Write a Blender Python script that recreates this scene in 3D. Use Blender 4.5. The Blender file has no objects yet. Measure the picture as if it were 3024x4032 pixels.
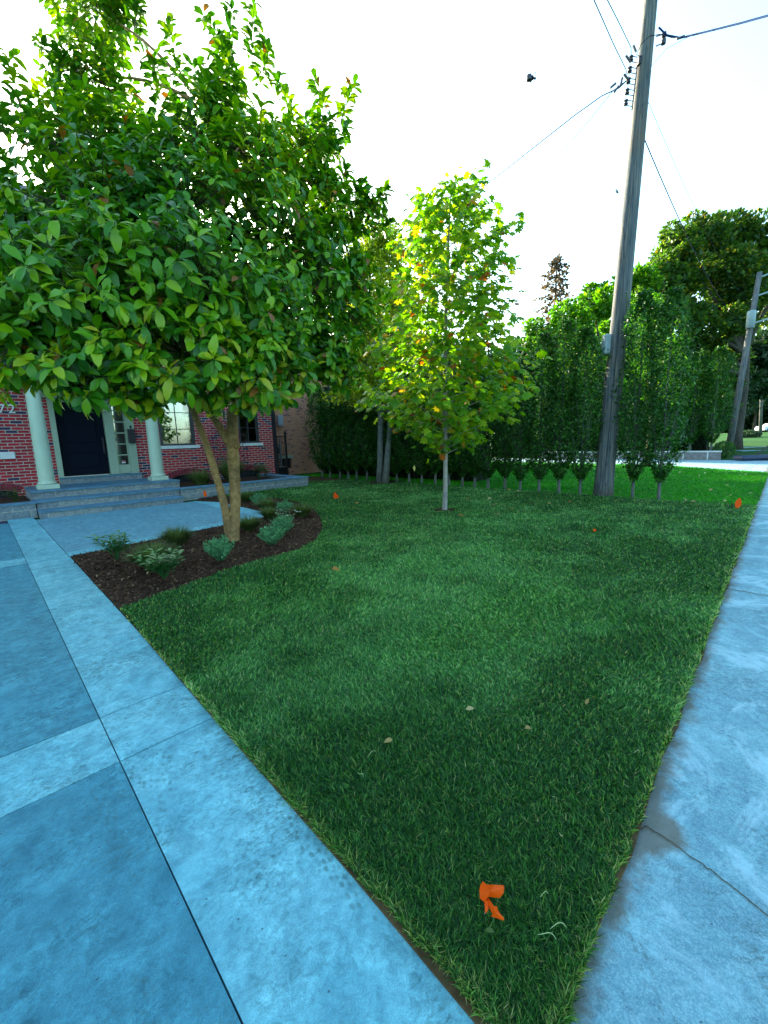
import bpy, bmesh, math, random
import numpy as np
from mathutils import Vector, Matrix
random.seed(7); rng = np.random.default_rng(11)
SC = bpy.context.scene
COL = SC.collection
R = math.radians

# ------------------------------------------------------------ camera
cd = bpy.data.cameras.new('camera'); cam = bpy.data.objects.new('camera', cd); COL.objects.link(cam)
cd.sensor_fit = 'VERTICAL'; cd.sensor_height = 36; cd.lens = 36*1650/4032; cd.clip_end = 2000; cd.clip_start = .05
P_, R_ = R(9.5), R(1.8)
fw = Vector((0, math.cos(P_), -math.sin(P_))); u0 = Vector((0, math.sin(P_), math.cos(P_))); r0 = Vector((1, 0, 0))
up = u0*math.cos(R_)+r0*math.sin(R_); rt = r0*math.cos(R_)-u0*math.sin(R_)
cam.matrix_world = Matrix(((rt.x, up.x, -fw.x, 0), (rt.y, up.y, -fw.y, 0), (rt.z, up.z, -fw.z, 1.5), (0, 0, 0, 1)))
SC.camera = cam
# ------------------------------------------------------------ sky, sun, exposure
SUN_AZ, SUN_EL = R(-27), R(19)          # azimuth measured from +Y towards +X
wd = bpy.data.worlds.new('World'); SC.world = wd; wd.use_nodes = True
nt = wd.node_tree; nt.nodes.clear()
sky = nt.nodes.new('ShaderNodeTexSky'); sky.sky_type = 'NISHITA'; sky.sun_disc = False
sky.sun_elevation = SUN_EL; sky.sun_rotation = SUN_AZ; sky.air_density = 1.0; sky.dust_density = 2.5; sky.ozone_density = 1.0
bg = nt.nodes.new('ShaderNodeBackground'); bg.inputs[1].default_value = 0.15
ow = nt.nodes.new('ShaderNodeOutputWorld')
tint = nt.nodes.new('ShaderNodeMix'); tint.data_type = 'RGBA'; tint.blend_type = 'MULTIPLY'; tint.inputs[0].default_value = 1; tint.inputs[7].default_value = (.80, 1.0, .98, 1)   # cool white balance of the picture
nt.links.new(sky.outputs[0], tint.inputs[6]); nt.links.new(tint.outputs[2], bg.inputs[0]); nt.links.new(bg.outputs[0], ow.inputs[0])
sl = bpy.data.lights.new('sun', 'SUN'); sl.energy = 4.8; sl.angle = R(.6); sl.color = (1, .87, .66)
so = bpy.data.objects.new('sun', sl); COL.objects.link(so)
sd = Vector((math.sin(SUN_AZ)*math.cos(SUN_EL), math.cos(SUN_AZ)*math.cos(SUN_EL), math.sin(SUN_EL)))
so.rotation_euler = sd.to_track_quat('Z', 'Y').to_euler(); so.location = sd*60
SC.view_settings.view_transform = 'Standard'; SC.view_settings.look = 'None'
SC.view_settings.exposure = 2.4; SC.view_settings.gamma = 1
SC.render.resolution_x = 768; SC.render.resolution_y = 1024
SC.cycles.max_bounces = 6; SC.cycles.transparent_max_bounces = 12

# ------------------------------------------------------------ frame of the lot: s along the facade, t away from the pavement
A = R(43.67); CA, SA = .7233, .6905
def W(s, t, z=0): return Vector((s*CA-t*SA, s*SA+t*CA, z))

# ------------------------------------------------------------ helpers
def tag(o, label=None, cat=None, group=None, kind=None):
    if label: o['label'] = label
    if cat: o['category'] = cat
    if group: o['group'] = group
    if kind: o['kind'] = kind
    return o
def empty(name, loc, rz=0, label=None, cat=None, group=None):
    o = bpy.data.objects.new(name, None); COL.objects.link(o); o.location = loc; o.rotation_euler = (0, 0, rz)
    o.empty_display_size = .1
    return tag(o, label, cat, group)
def linkmesh(name, me, mats=None, parent=None, loc=None, rz=None):
    o = bpy.data.objects.new(name, me); COL.objects.link(o)
    if mats is not None:
        for m in (mats if isinstance(mats, (list, tuple)) else [mats]): me.materials.append(m)
    if parent: o.parent = parent
    if loc is not None: o.location = loc
    if rz is not None: o.rotation_euler = (0, 0, rz)
    return o
class MB:
    def __init__(s): s.v = []; s.f = []; s.m = []
    def add(s, vs, fs, m=0):
        b = len(s.v); s.v += [tuple(v) for v in vs]; s.f += [[b+i for i in f] for f in fs]; s.m += [m]*len(fs); return s
    def box(s, x0, x1, y0, y1, z0, z1, m=0, bev=0):
        if bev > 0:
            bm = bmesh.new(); bmesh.ops.create_cube(bm, size=1)
            for v in bm.verts: v.co = Vector(((x0+x1)/2+v.co.x*(x1-x0), (y0+y1)/2+v.co.y*(y1-y0), (z0+z1)/2+v.co.z*(z1-z0)))
            bmesh.ops.bevel(bm, geom=list(bm.edges), offset=bev, segments=2, affect='EDGES', profile=.5)
            bm.verts.index_update(); s.add([v.co for v in bm.verts], [[v.index for v in f.verts] for f in bm.faces], m); bm.free(); return s
        v = [(x0, y0, z0), (x1, y0, z0), (x1, y1, z0), (x0, y1, z0), (x0, y0, z1), (x1, y0, z1), (x1, y1, z1), (x0, y1, z1)]
        return s.add(v, [[0, 3, 2, 1], [4, 5, 6, 7], [0, 1, 5, 4], [1, 2, 6, 5], [2, 3, 7, 6], [3, 0, 4, 7]], m)
    def tube(s, pts, rad, n=8, m=0, caps=True):
        pts = [Vector(p) for p in pts]
        if not isinstance(rad, (list, tuple)): rad = [rad]*len(pts)
        rings = []; ref = None
        for i, p in enumerate(pts):
            d = (pts[min(i+1, len(pts)-1)]-pts[max(i-1, 0)])
            if d.length < 1e-9: d = Vector((0, 0, 1))
            d.normalize()
            if ref is None: ref = d.orthogonal().normalized()
            u = (ref-d*ref.dot(d))
            u = u.normalized() if u.length > 1e-5 else d.orthogonal().normalized()
            ref = u; w = d.cross(u)
            rings.append([p+(u*math.cos(2*math.pi*k/n)+w*math.sin(2*math.pi*k/n))*rad[i] for k in range(n)])
        vs = [v for r in rings for v in r]; fs = []
        for i in range(len(pts)-1):
            for k in range(n):
                fs.append([i*n+k, i*n+(k+1) % n, (i+1)*n+(k+1) % n, (i+1)*n+k])
        if caps: fs.append(list(range(n))[::-1]); fs.append([(len(pts)-1)*n+k for k in range(n)])
        return s.add(vs, fs, m)
    def lathe(s, prof, cx=0, cy=0, n=24, m=0, dz=0):
        vs = []; fs = []
        for r, z in prof:
            for k in range(n): a = 2*math.pi*k/n; vs.append((cx+r*math.cos(a), cy+r*math.sin(a), z+dz))
        for i in range(len(prof)-1):
            for k in range(n): fs.append([i*n+k, i*n+(k+1) % n, (i+1)*n+(k+1) % n, (i+1)*n+k])
        fs.append(list(range(n))[::-1]); fs.append([(len(prof)-1)*n+k for k in range(n)])
        return s.add(vs, fs, m)
    def prism(s, poly, z0, z1, m=0, axis='z'):
        n = len(poly)
        if axis == 'z': lo = [(x, y, z0) for x, y in poly]; hi = [(x, y, z1) for x, y in poly]
        elif axis == 'y': lo = [(x, z0, y) for x, y in poly]; hi = [(x, z1, y) for x, y in poly]
        else: lo = [(z0, x, y) for x, y in poly]; hi = [(z1, x, y) for x, y in poly]
        return s.add(lo+hi, [list(range(n))[::-1], [n+i for i in range(n)]]+[[i, (i+1) % n, n+(i+1) % n, n+i] for i in range(n)], m)
    def build(s, name, mats, parent=None, smooth=False, loc=None, rz=None):
        me = bpy.data.meshes.new(name); me.from_pydata(s.v, [], s.f); 
        o = linkmesh(name, me, mats, parent, loc, rz)
        me.polygons.foreach_set('material_index', s.m)
        if smooth: me.polygons.foreach_set('use_smooth', [True]*len(s.f))
        bm = bmesh.new(); bm.from_mesh(me); bmesh.ops.recalc_face_normals(bm, faces=bm.faces); bm.to_mesh(me); bm.free()
        me.update(); return o

def npmesh(name, V, F, attrs=None, smooth=False):
    """V (n,3); F (m,k) equal-size faces"""
    me = bpy.data.meshes.new(name); n = len(V); m, k = F.shape
    me.vertices.add(n); me.vertices.foreach_set('co', np.ascontiguousarray(V, dtype=np.float32).ravel())
    me.loops.add(m*k); me.loops.foreach_set('vertex_index', np.ascontiguousarray(F, dtype=np.int32).ravel())
    me.polygons.add(m); me.polygons.foreach_set('loop_start', np.arange(0, m*k, k, dtype=np.int32))
    if smooth: me.polygons.foreach_set('use_smooth', np.ones(m, dtype=bool))
    for a, val in (attrs or {}).items():
        at = me.attributes.new(a, 'FLOAT', 'POINT'); at.data.foreach_set('value', np.ascontiguousarray(val, dtype=np.float32))
    me.update(calc_edges=True); return me

def nrm(a): return a/np.maximum(np.linalg.norm(a, axis=-1, keepdims=True), 1e-9)
# leaf templates: verts (length, side, height), triangles
def leaf_long():        # obovate, folded along the midrib, drooping
    L = [0, .1, .36, .64, .87, 1.0]; Wd = [.008, .035, .19, .25, .155, 0]
    V = []; 
    for x, w in zip(L, Wd):
        zc = -.22*x*x
        V += [(x, 0, zc), (x*.99, w, zc+w*.38), (x*.99, -w, zc+w*.38)]
    F = []
    for i in range(5):
        a, b = 3*i, 3*i+3
        F += [(a, a+1, b+1), (a, b+1, b), (a, b, b+2), (a, b+2, a+2)]
    return np.array(V, float), np.array(F)
def leaf_lobed():       # four or five pointed lobes
    out = [(0, 0), (.02, .16), (-.06, .40), (.20, .30), (.34, .60), (.48, .30), (.66, .46), (.84, .40), (.72, .18), (1.0, 0), (.72, -.18), (.84, -.40), (.66, -.46), (.48, -.30), (.34, -.60), (.20, -.30), (-.06, -.40), (.02, -.16)]
    V = [(.35, 0, .05)]+[(x, y, -.12*x*x-.25*abs(y)**1.5*2) for x, y in out]
    n = len(out)
    return np.array(V, float), np.array([(0, 1+i, 1+(i+1) % n) for i in range(n)])
def leaf_small():
    V = [(0, 0, 0), (.5, .3, .06), (1, 0, -.08), (.5, -.3, .06), (.5, 0, -.02)]
    return np.array(V, float), np.array([(0, 4, 1), (1, 4, 2), (2, 4, 3), (3, 4, 0)])
def leaf_tiny():
    V = [(0, 0, 0), (.5, .32, .08), (1, 0, 0), (.5, -.32, .08)]
    return np.array(V, float), np.array([(0, 2, 1), (0, 3, 2)])
LONG, LOBED, SMALL, TINY = leaf_long(), leaf_lobed(), leaf_small(), leaf_tiny()
def leafmesh(name, P, D, N, S, tmpl, rnd=None, droop=None):
    V0, F0 = tmpl; n = len(P); k = len(V0)
    D = nrm(D); N = N-D*np.sum(N*D, axis=1, keepdims=True); N = nrm(N); B = np.cross(N, D)
    z = V0[None, :, 2]
    if droop is not None: z = z-droop[:, None]*(V0[None, :, 0]**2)
    V = P[:, None, :]+S[:, None, None]*(V0[None, :, 0, None]*D[:, None, :]+V0[None, :, 1, None]*B[:, None, :]+z[..., None]*N[:, None, :])
    F = (F0[None]+(np.arange(n)*k)[:, None, None]).reshape(-1, 3)
    if rnd is None: rnd = rng.random(n)
    return npmesh(name, V.reshape(-1, 3), F, {'rnd': np.repeat(rnd, k), 'len': np.tile(V0[:, 0], n)})
def rdir(n):
    v = rng.normal(size=(n, 3)); return nrm(v)

# ------------------------------------------------------------ materials
def newmat(name):
    m = bpy.data.materials.new(name); m.use_nodes = True; t = m.node_tree; t.nodes.clear()
    o = t.nodes.new('ShaderNodeOutputMaterial'); return m, t, o
def N_(t, typ, **kw):
    n = t.nodes.new(typ)
    for k, v in kw.items():
        if k.startswith('i_'):
            n.inputs[k[2:].replace('_', ' ')].default_value = v
        else: setattr(n, k, v)
    return n
def ramp(t, fac, stops, interp='LINEAR'):
    r = t.nodes.new('ShaderNodeValToRGB'); r.color_ramp.interpolation = interp
    e = r.color_ramp.elements
    while len(e) < len(stops): e.new(.5)
    for i, (p, c) in enumerate(stops): e[i].position = p; e[i].color = (*c, 1) if len(c) == 3 else c
    t.links.new(fac, r.inputs[0]); return r.outputs[0]
def noise(t, scale, detail=4, rough=.55, vec=None, dist=0):
    n = N_(t, 'ShaderNodeTexNoise'); n.inputs['Scale'].default_value = scale; n.inputs['Detail'].default_value = detail
    n.inputs['Roughness'].default_value = rough; n.inputs['Distortion'].default_value = dist
    if vec is None: vec = N_(t, 'ShaderNodeTexCoord').outputs['Object']
    t.links.new(vec, n.inputs['Vector']); return n.outputs[0]
def mapping(t, scale=(1, 1, 1), rot=(0, 0, 0), loc=(0, 0, 0)):
    c = N_(t, 'ShaderNodeTexCoord'); m = N_(t, 'ShaderNodeMapping'); m.inputs['Scale'].default_value = scale; m.inputs['Rotation'].default_value = rot; m.inputs['Location'].default_value = loc
    t.links.new(c.outputs['Object'], m.inputs[0]); return m.outputs[0]
def mix(t, a, b, fac, mode='MIX'):
    m = N_(t, 'ShaderNodeMix', data_type='RGBA', blend_type=mode); 
    for sock, v in ((m.inputs[0], fac), (m.inputs[6], a), (m.inputs[7], b)):
        if isinstance(v, (int, float)): sock.default_value = v
        elif isinstance(v, tuple): sock.default_value = (*v, 1)
        else: t.links.new(v, sock)
    return m.outputs[2]
def math_(t, op, a, b=0, clamp=False):
    m = N_(t, 'ShaderNodeMath', operation=op, use_clamp=clamp)
    for i, v in enumerate((a, b)):
        if isinstance(v, (int, float)): m.inputs[i].default_value = v
        else: t.links.new(v, m.inputs[i])
    return m.outputs[0]
def prin(t, o, color, rough=.7, spec=.4, metal=0, bump=None, bstr=.3, bdist=.01):
    p = N_(t, 'ShaderNodeBsdfPrincipled')
    if isinstance(color, tuple): p.inputs['Base Color'].default_value = (*color, 1)
    else: t.links.new(color, p.inputs['Base Color'])
    if isinstance(rough, (int, float)): p.inputs['Roughness'].default_value = rough
    else: t.links.new(rough, p.inputs['Roughness'])
    p.inputs['Specular IOR Level'].default_value = spec; p.inputs['Metallic'].default_value = metal
    if bump is not None:
        b = N_(t, 'ShaderNodeBump'); b.inputs['Strength'].default_value = bstr; b.inputs['Distance'].default_value = bdist
        t.links.new(bump, b.inputs['Height']); t.links.new(b.outputs[0], p.inputs['Normal'])
    t.links.new(p.outputs[0], o.inputs[0]); return p
def simple(name, c, rough=.6, spec=.4, metal=0, var=.25, scale=8, bstr=.15, bscale=60):
    m, t, o = newmat(name)
    c2 = tuple(x*(1-var) for x in c); c3 = tuple(min(1, x*(1+var*.7)) for x in c)
    col = ramp(t, noise(t, scale, 6), [(.3, c2), (.7, c3)])
    prin(t, o, col, rough, spec, metal, noise(t, bscale, 4), bstr, .004); return m
def leafmat(name, stops, trans=.4, rough=.4, spec=.4, tcol=(1.5, 1.5, .5)):
    m, t, o = newmat(name)
    a = N_(t, 'ShaderNodeAttribute', attribute_name='rnd')
    c = ramp(t, a.outputs['Fac'], stops)
    p = prin(t, o, c, rough, spec)
    tr = N_(t, 'ShaderNodeBsdfTranslucent')
    tc = mix(t, c, (*tcol,), 1.0, 'MULTIPLY'); t.links.new(tc, tr.inputs[0])
    mx = N_(t, 'ShaderNodeMixShader'); mx.inputs[0].default_value = trans
    t.links.new(p.outputs[0], mx.inputs[1]); t.links.new(tr.outputs[0], mx.inputs[2]); t.links.new(mx.outputs[0], o.inputs[0]); return m

def concrete(name, lo, hi, prints=True, aggregate=0, soil=False, smudge=(.055, .12, .115)):
    m, t, o = newmat(name)
    base = ramp(t, noise(t, 2.2, 8, .65), [(.3, lo), (.7, hi)])
    mott = ramp(t, noise(t, 9, 6, .7, dist=.4), [(.35, (.74, .76, .78)), (.5, (.98, .98, .98)), (.66, (1.3, 1.26, 1.22))])
    c = mix(t, base, mott, 1.0, 'MULTIPLY')
    fine = ramp(t, noise(t, 260, 2, .6), [(.3, (.78, .80, .80)), (.7, (1.18, 1.16, 1.14))])
    c = mix(t, c, fine, 1.0, 'MULTIPLY')
    # dried smears in short strokes, gathered in patches
    st = noise(t, 1, 6, .75, vec=mapping(t, (26, 58, 1), (0, 0, .35)), dist=.9)
    area = ramp(t, noise(t, 1.7, 3, .6), [(.44, (0, 0, 0)), (.6, (1, 1, 1))])
    k = math_(t, 'MULTIPLY', ramp(t, st, [(.50, (0, 0, 0)), (.58, (1, 1, 1))]), area)
    k = math_(t, 'MULTIPLY', k, .72 if prints else .45)
    c = mix(t, c, smudge, k)
    fl = ramp(t, noise(t, 34, 5, .75, dist=.8), [(.34, (.5, .58, .58)), (.48, (.95, .97, .97)), (.66, (1.4, 1.34, 1.28))])
    c = mix(t, c, fl, ramp(t, noise(t, 2.6, 4, .6), [(.38, (.15, .15, .15)), (.62, (.95, .95, .95))]), 'MULTIPLY')
    tv = N_(t, 'ShaderNodeTexVoronoi'); tv.inputs['Scale'].default_value = 34; tv.inputs['Randomness'].default_value = .55   # tyre tread prints
    t.links.new(mapping(t, (1.2, .75, 1), (0, 0, .4)), tv.inputs['Vector'])
    tm = math_(t, 'MULTIPLY', ramp(t, tv.outputs['Distance'], [(.2, (1, 1, 1)), (.42, (0, 0, 0))]), ramp(t, noise(t, 1, 4, .6, vec=mapping(t, (5.5, 1.1, 1), (0, 0, .15), (2, 5, 0))), [(.56, (0, 0, 0)), (.64, (1, 1, 1))]))
    c = mix(t, c, smudge, math_(t, 'MULTIPLY', tm, .6 if prints else .42))
    # small dark pits and crumbs
    v = N_(t, 'ShaderNodeTexVoronoi'); v.inputs['Scale'].default_value = 19; v.inputs['Randomness'].default_value = 1
    t.links.new(mapping(t, (1, 1.7, 1), (0, 0, .5)), v.inputs['Vector'])
    th = math_(t, 'LESS_THAN', v.outputs['Distance'], .09)
    pick = math_(t, 'GREATER_THAN', N_sep(t, v.outputs['Color']), .7)
    c = mix(t, c, (.05, .06, .09), math_(t, 'MULTIPLY', math_(t, 'MULTIPLY', th, pick), .8))
    if aggregate:
        v2 = N_(t, 'ShaderNodeTexVoronoi'); v2.inputs['Scale'].default_value = 230
        t.links.new(N_(t, 'ShaderNodeTexCoord').outputs['Object'], v2.inputs['Vector'])
        c = mix(t, c, ramp(t, v2.outputs['Color'], [(.1, (.06, .12, .16)), (.5, (.16, .28, .34)), (.9, (.42, .56, .60))]), aggregate)
        c = mix(t, c, (.36, .58, .64), math_(t, 'MULTIPLY', ramp(t, noise(t, 1.6, 8, .75, dist=1.2), [(.50, (0, 0, 0)), (.6, (1, 1, 1))]), .7))
    if soil:
        a = N_(t, 'ShaderNodeAttribute', attribute_name='soil')
        k2 = math_(t, 'MULTIPLY', ramp(t, math_(t, 'ADD', a.outputs['Fac'], math_(t, 'MULTIPLY', math_(t, 'SUBTRACT', noise(t, 7, 6, .7), .5), 1.1)), [(.42, (0, 0, 0)), (.75, (1, 1, 1))]), .85)
        c = mix(t, c, (.13, .115, .085), k2)
    prin(t, o, c, .78, .25, 0, noise(t, 130, 5, .7), .35, .004); return m
def N_sep(t, sock):
    n = N_(t, 'ShaderNodeSeparateColor'); t.links.new(sock, n.inputs[0]); return n.outputs[0]
def brickmat(name, c1, c2, mort, w=.27, h=.09, ms=.012, darkc=None, ax='x'):
    m, t, o = newmat(name)
    c = N_(t, 'ShaderNodeTexCoord'); s = N_(t, 'ShaderNodeSeparateXYZ'); t.links.new(c.outputs['Object'], s.inputs[0])
    cb = N_(t, 'ShaderNodeCombineXYZ')
    t.links.new(math_(t, 'ADD', s.outputs[0], s.outputs[1]), cb.inputs[0]); t.links.new(s.outputs[2], cb.inputs[1])
    b = N_(t, 'ShaderNodeTexBrick'); b.inputs['Scale'].default_value = 1; b.inputs['Brick Width'].default_value = w; b.inputs['Row Height'].default_value = h
    b.inputs['Mortar Size'].default_value = ms; b.inputs['Mortar Smooth'].default_value = .15; b.inputs['Bias'].default_value = -.1
    b.inputs['Color1'].default_value = (*c1, 1); b.inputs['Color2'].default_value = (*c2, 1); b.inputs['Mortar'].default_value = (*mort, 1)
    t.links.new(cb.outputs[0], b.inputs['Vector'])
    col = b.outputs[0]
    if darkc:   # odd burnt bricks: second identical bond, coloured 0/1
        b2 = N_(t, 'ShaderNodeTexBrick')
        for k in ('Scale', 'Brick Width', 'Row Height', 'Mortar Size', 'Mortar Smooth'): b2.inputs[k].default_value = b.inputs[k].default_value
        b2.inputs['Bias'].default_value = -.35; b2.inputs['Color1'].default_value = (0, 0, 0, 1); b2.inputs['Color2'].default_value = (1, 1, 1, 1); b2.inputs['Mortar'].default_value = (0, 0, 0, 1)
        t.links.new(cb.outputs[0], b2.inputs['Vector'])
        col = mix(t, col, darkc, math_(t, 'MULTIPLY', math_(t, 'GREATER_THAN', N_sep(t, b2.outputs[0]), .52), math_(t, 'SUBTRACT', 1, b.outputs['Fac'])))
    col = mix(t, col, ramp(t, noise(t, 14, 6, .7), [(.3, (.72, .72, .72)), (.7, (1.2, 1.2, 1.2))]), 1.0, 'MULTIPLY')
    inv = math_(t, 'SUBTRACT', 1, b.outputs['Fac'])
    hgt = math_(t, 'ADD', inv, math_(t, 'MULTIPLY', noise(t, 80, 4), .25))
    prin(t, o, col, .82, .25, 0, hgt, .6, .01); return m

M = {}
M['concrete_dark'] = concrete('concrete_dark', (.045, .20, .265), (.07, .26, .33), prints=False)
M['concrete_light'] = concrete('concrete_light', (.105, .34, .41), (.20, .48, .54), prints=True)
M['concrete_walk'] = concrete('concrete_walk', (.10, .27, .33), (.22, .46, .52), aggregate=.3, soil=True)
M['concrete_far'] = concrete('concrete_far', (.20, .36, .45), (.27, .44, .53), prints=False)
M['concrete_mid'] = concrete('concrete_mid', (.105, .26, .33), (.14, .32, .39), prints=False)
M['joint'] = simple('joint_filler', (.02, .02, .055), .8)
M['bluestone'] = simple('bluestone', (.08, .19, .27), .6, .4, var=.3, scale=5)
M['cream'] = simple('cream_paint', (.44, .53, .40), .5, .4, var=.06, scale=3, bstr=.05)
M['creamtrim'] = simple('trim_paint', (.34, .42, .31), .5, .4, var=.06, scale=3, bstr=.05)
M['door'] = simple('navy_door_paint', (.002, .005, .014), .5, .08, var=.1, bstr=.03)
M['black'] = simple('black_metal', (.012, .013, .016), .45, .5, var=.15)
M['frame'] = simple('window_frame_paint', (.03, .032, .035), .45, .5, var=.1)
M['white'] = simple('white_stone', (.62, .64, .62), .6, .3, var=.08)
M['steel'] = simple('brushed_steel', (.55, .56, .58), .3, .5, 1, var=.1)
M['grey'] = simple('grey_metal', (.20, .23, .25), .45, .5, .3, var=.15)
M['greybox'] = simple('grey_plastic_box', (.28, .36, .38), .5, .4, var=.1)
M['brick'] = brickmat('red_brick', (.44, .02, .03), (.24, .018, .028), (.40, .32, .28), darkc=(.045, .03, .07))
M['pinkbrick'] = brickmat('pink_brick', (.60, .27, .14), (.42, .18, .10), (.52, .34, .27), w=.22, h=.075, ms=.009, darkc=(.22, .09, .09))
M['stucco'] = simple('pale_stucco', (.45, .47, .48), .8, .2, var=.1, scale=3)
M['shingle'] = None
M['interior'] = simple('dark_room', (.02, .025, .03), .9, .1)
M['curtain'] = simple('reflection_cream_curtain', (.85, .80, .60), .85, .1, var=.05)  # warm pale cream put in for the bright reflection in the window
M['curtainb'] = simple('blue_curtain', (.10, .20, .24), .85, .1, var=.2)
def glass():
    m, t, o = newmat('window_glass'); g = N_(t, 'ShaderNodeBsdfGlossy'); g.inputs['Roughness'].default_value = .02
    tr = N_(t, 'ShaderNodeBsdfTransparent'); tr.inputs[0].default_value = (.75, .85, .85, 1)
    f = N_(t, 'ShaderNodeFresnel'); f.inputs[0].default_value = 3.0
    b = N_(t, 'ShaderNodeBump'); b.inputs['Strength'].default_value = .03; b.inputs['Distance'].default_value = .05
    t.links.new(noise(t, 1.3, 2), b.inputs['Height']); t.links.new(b.outputs[0], g.inputs['Normal'])
    mx = N_(t, 'ShaderNodeMixShader'); t.links.new(f.outputs[0], mx.inputs[0]); t.links.new(tr.outputs[0], mx.inputs[1]); t.links.new(g.outputs[0], mx.inputs[2]); t.links.new(mx.outputs[0], o.inputs[0]); return m
M['glass'] = glass()
def stonemat():
    m, t, o = newmat('stone_cladding')
    c = N_(t, 'ShaderNodeTexCoord'); s = N_(t, 'ShaderNodeSeparateXYZ'); t.links.new(c.outputs['Object'], s.inputs[0])
    cb = N_(t, 'ShaderNodeCombineXYZ'); t.links.new(math_(t, 'ADD', s.outputs[0], s.outputs[1]), cb.inputs[0]); t.links.new(math_(t, 'ADD', s.outputs[2], .001), cb.inputs[1])
    b = N_(t, 'ShaderNodeTexBrick'); b.inputs['Scale'].default_value = 1; b.inputs['Brick Width'].default_value = .62; b.inputs['Row Height'].default_value = .18
    b.inputs['Mortar Size'].default_value = .006; b.inputs['Color1'].default_value = (.17, .21, .24, 1); b.inputs['Color2'].default_value = (.26, .29, .30, 1); b.inputs['Mortar'].default_value = (.42, .40, .34, 1)
    t.links.new(cb.outputs[0], b.inputs['Vector'])
    k = ramp(t, noise(t, 16, 8, .75, dist=.5), [(.3, (.45, .47, .52)), (.7, (1.35, 1.35, 1.3))])
    prin(t, o, mix(t, b.outputs[0], k, 1.0, 'MULTIPLY'), .8, .3, 0, noise(t, 30, 6, .7), .6, .01); return m
M['stone'] = stonemat()
def shingle():
    m, t, o = newmat('slate_shingle')
    b = N_(t, 'ShaderNodeTexBrick'); b.inputs['Scale'].default_value = 1; b.inputs['Brick Width'].default_value = .3; b.inputs['Row Height'].default_value = .16
    b.inputs['Mortar Size'].default_value = .008; b.inputs['Color1'].default_value = (.05, .085, .12, 1); b.inputs['Color2'].default_value = (.08, .12, .16, 1); b.inputs['Mortar'].default_value = (.02, .03, .04, 1)
    t.links.new(N_(t, 'ShaderNodeTexCoord').outputs['Object'], b.inputs['Vector'])
    prin(t, o, b.outputs[0], .75, .3, 0, noise(t, 60, 4), .3, .005); return m
M['shingle'] = shingle()
def woodpole():
    m, t, o = newmat('weathered_pole_wood')
    g = noise(t, 1, 8, .7, vec=mapping(t, (26, 26, .7)))
    c = ramp(t, g, [(.28, (.025, .032, .040)), (.48, (.11, .125, .135)), (.72, (.28, .25, .20))])
    c = mix(t, c, (.20, .12, .06), math_(t, 'MULTIPLY', ramp(t, noise(t, 1.1, 4, .6), [(.5, (0, 0, 0)), (.7, (1, 1, 1))]), .35))
    # drying cracks
    cr = ramp(t, noise(t, 1, 3, .5, vec=mapping(t, (14, 14, .22), loc=(3, 1, 2))), [(.488, (0, 0, 0)), (.5, (1, 1, 1)), (.512, (0, 0, 0))])
    c = mix(t, c, (.012, .012, .015), math_(t, 'MULTIPLY', cr, .8))
    v = N_(t, 'ShaderNodeTexVoronoi'); v.inputs['Scale'].default_value = 3.2; t.links.new(mapping(t, (1, 1, .55)), v.inputs['Vector'])
    c = mix(t, c, (.02, .018, .018), math_(t, 'LESS_THAN', v.outputs['Distance'], .055))
    prin(t, o, c, .85, .2, 0, g, .7, .012); return m
M['polewood'] = woodpole()
def bark(name, a, b, sc=(9, 9, 2.5), spots=None):
    m, t, o = newmat(name)
    g = noise(t, 3, 8, .7, vec=mapping(t, sc)); c = ramp(t, g, [(.3, a), (.7, b)])
    c = mix(t, c, ramp(t, noise(t, 4, 5), [(.35, (.7, .72, .75)), (.65, (1.2, 1.15, 1.05))]), 1., 'MULTIPLY')
    if spots:
        v = N_(t, 'ShaderNodeTexVoronoi'); v.inputs['Scale'].default_value = 26; t.links.new(mapping(t, (1, 1, 1.6)), v.inputs['Vector'])
        c = mix(t, c, spots, math_(t, 'LESS_THAN', v.outputs['Distance'], .16))
    prin(t, o, c, .85, .2, 0, g, .6, .01); return m
M['bark_smooth'] = bark('magnolia_bark', (.15, .085, .035), (.42, .26, .11), (5, 5, 5), (.09, .06, .035))
M['bark_pale'] = bark('young_tree_bark', (.20, .18, .17), (.38, .34, .31), (7, 7, 1.5))
M['bark_grey'] = bark('grey_bark', (.07, .075, .075), (.17, .18, .17), (14, 14, 2))
M['bark_dark'] = bark('dark_bark', (.03, .027, .022), (.09, .08, .065), (5, 5, 1))
M['twig'] = bark('twig_bark', (.06, .05, .03), (.15, .12, .07), (9, 9, 9))
M['lf_mag'] = leafmat('magnolia_leaf', [(0, (.018, .11, .005)), (.3, (.05, .21, .005)), (.6, (.12, .32, .004)), (.93, (.27, .43, .006)), (.965, (.42, .34, .02)), (1, (.25, .10, .02))], .33, .38, .4, (1.5, 1.4, .2))
M['lf_tul'] = leafmat('tulip_tree_leaf', [(0, (.05, .18, .006)), (.5, (.12, .31, .008)), (.93, (.30, .43, .010)), (.962, (.42, .33, .03)), (.985, (.5, .14, .01)), (1, (.16, .05, .02))], .52, .45, .3, (1.6, 1.5, .3))
M['lf_hedge'] = leafmat('hornbeam_leaf', [(0, (.006, .05, .008)), (.5, (.022, .11, .012)), (.85, (.07, .22, .025)), (1, (.32, .48, .12))], .3, .45, .35, (1.4, 1.5, .4))
M['lf_bright'] = leafmat('bright_tree_leaf', [(0, (.03, .12, .008)), (.6, (.07, .22, .010)), (1, (.17, .33, .014))], .42, .45, .3, (1.5, 1.6, .3))
M['lf_big'] = leafmat('big_maple_leaf', [(0, (.02, .07, .02)), (.6, (.05, .13, .025)), (.93, (.10, .19, .025)), (1, (.22, .17, .03))], .5, .45, .3, (1.7, 1.5, .4))
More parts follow.
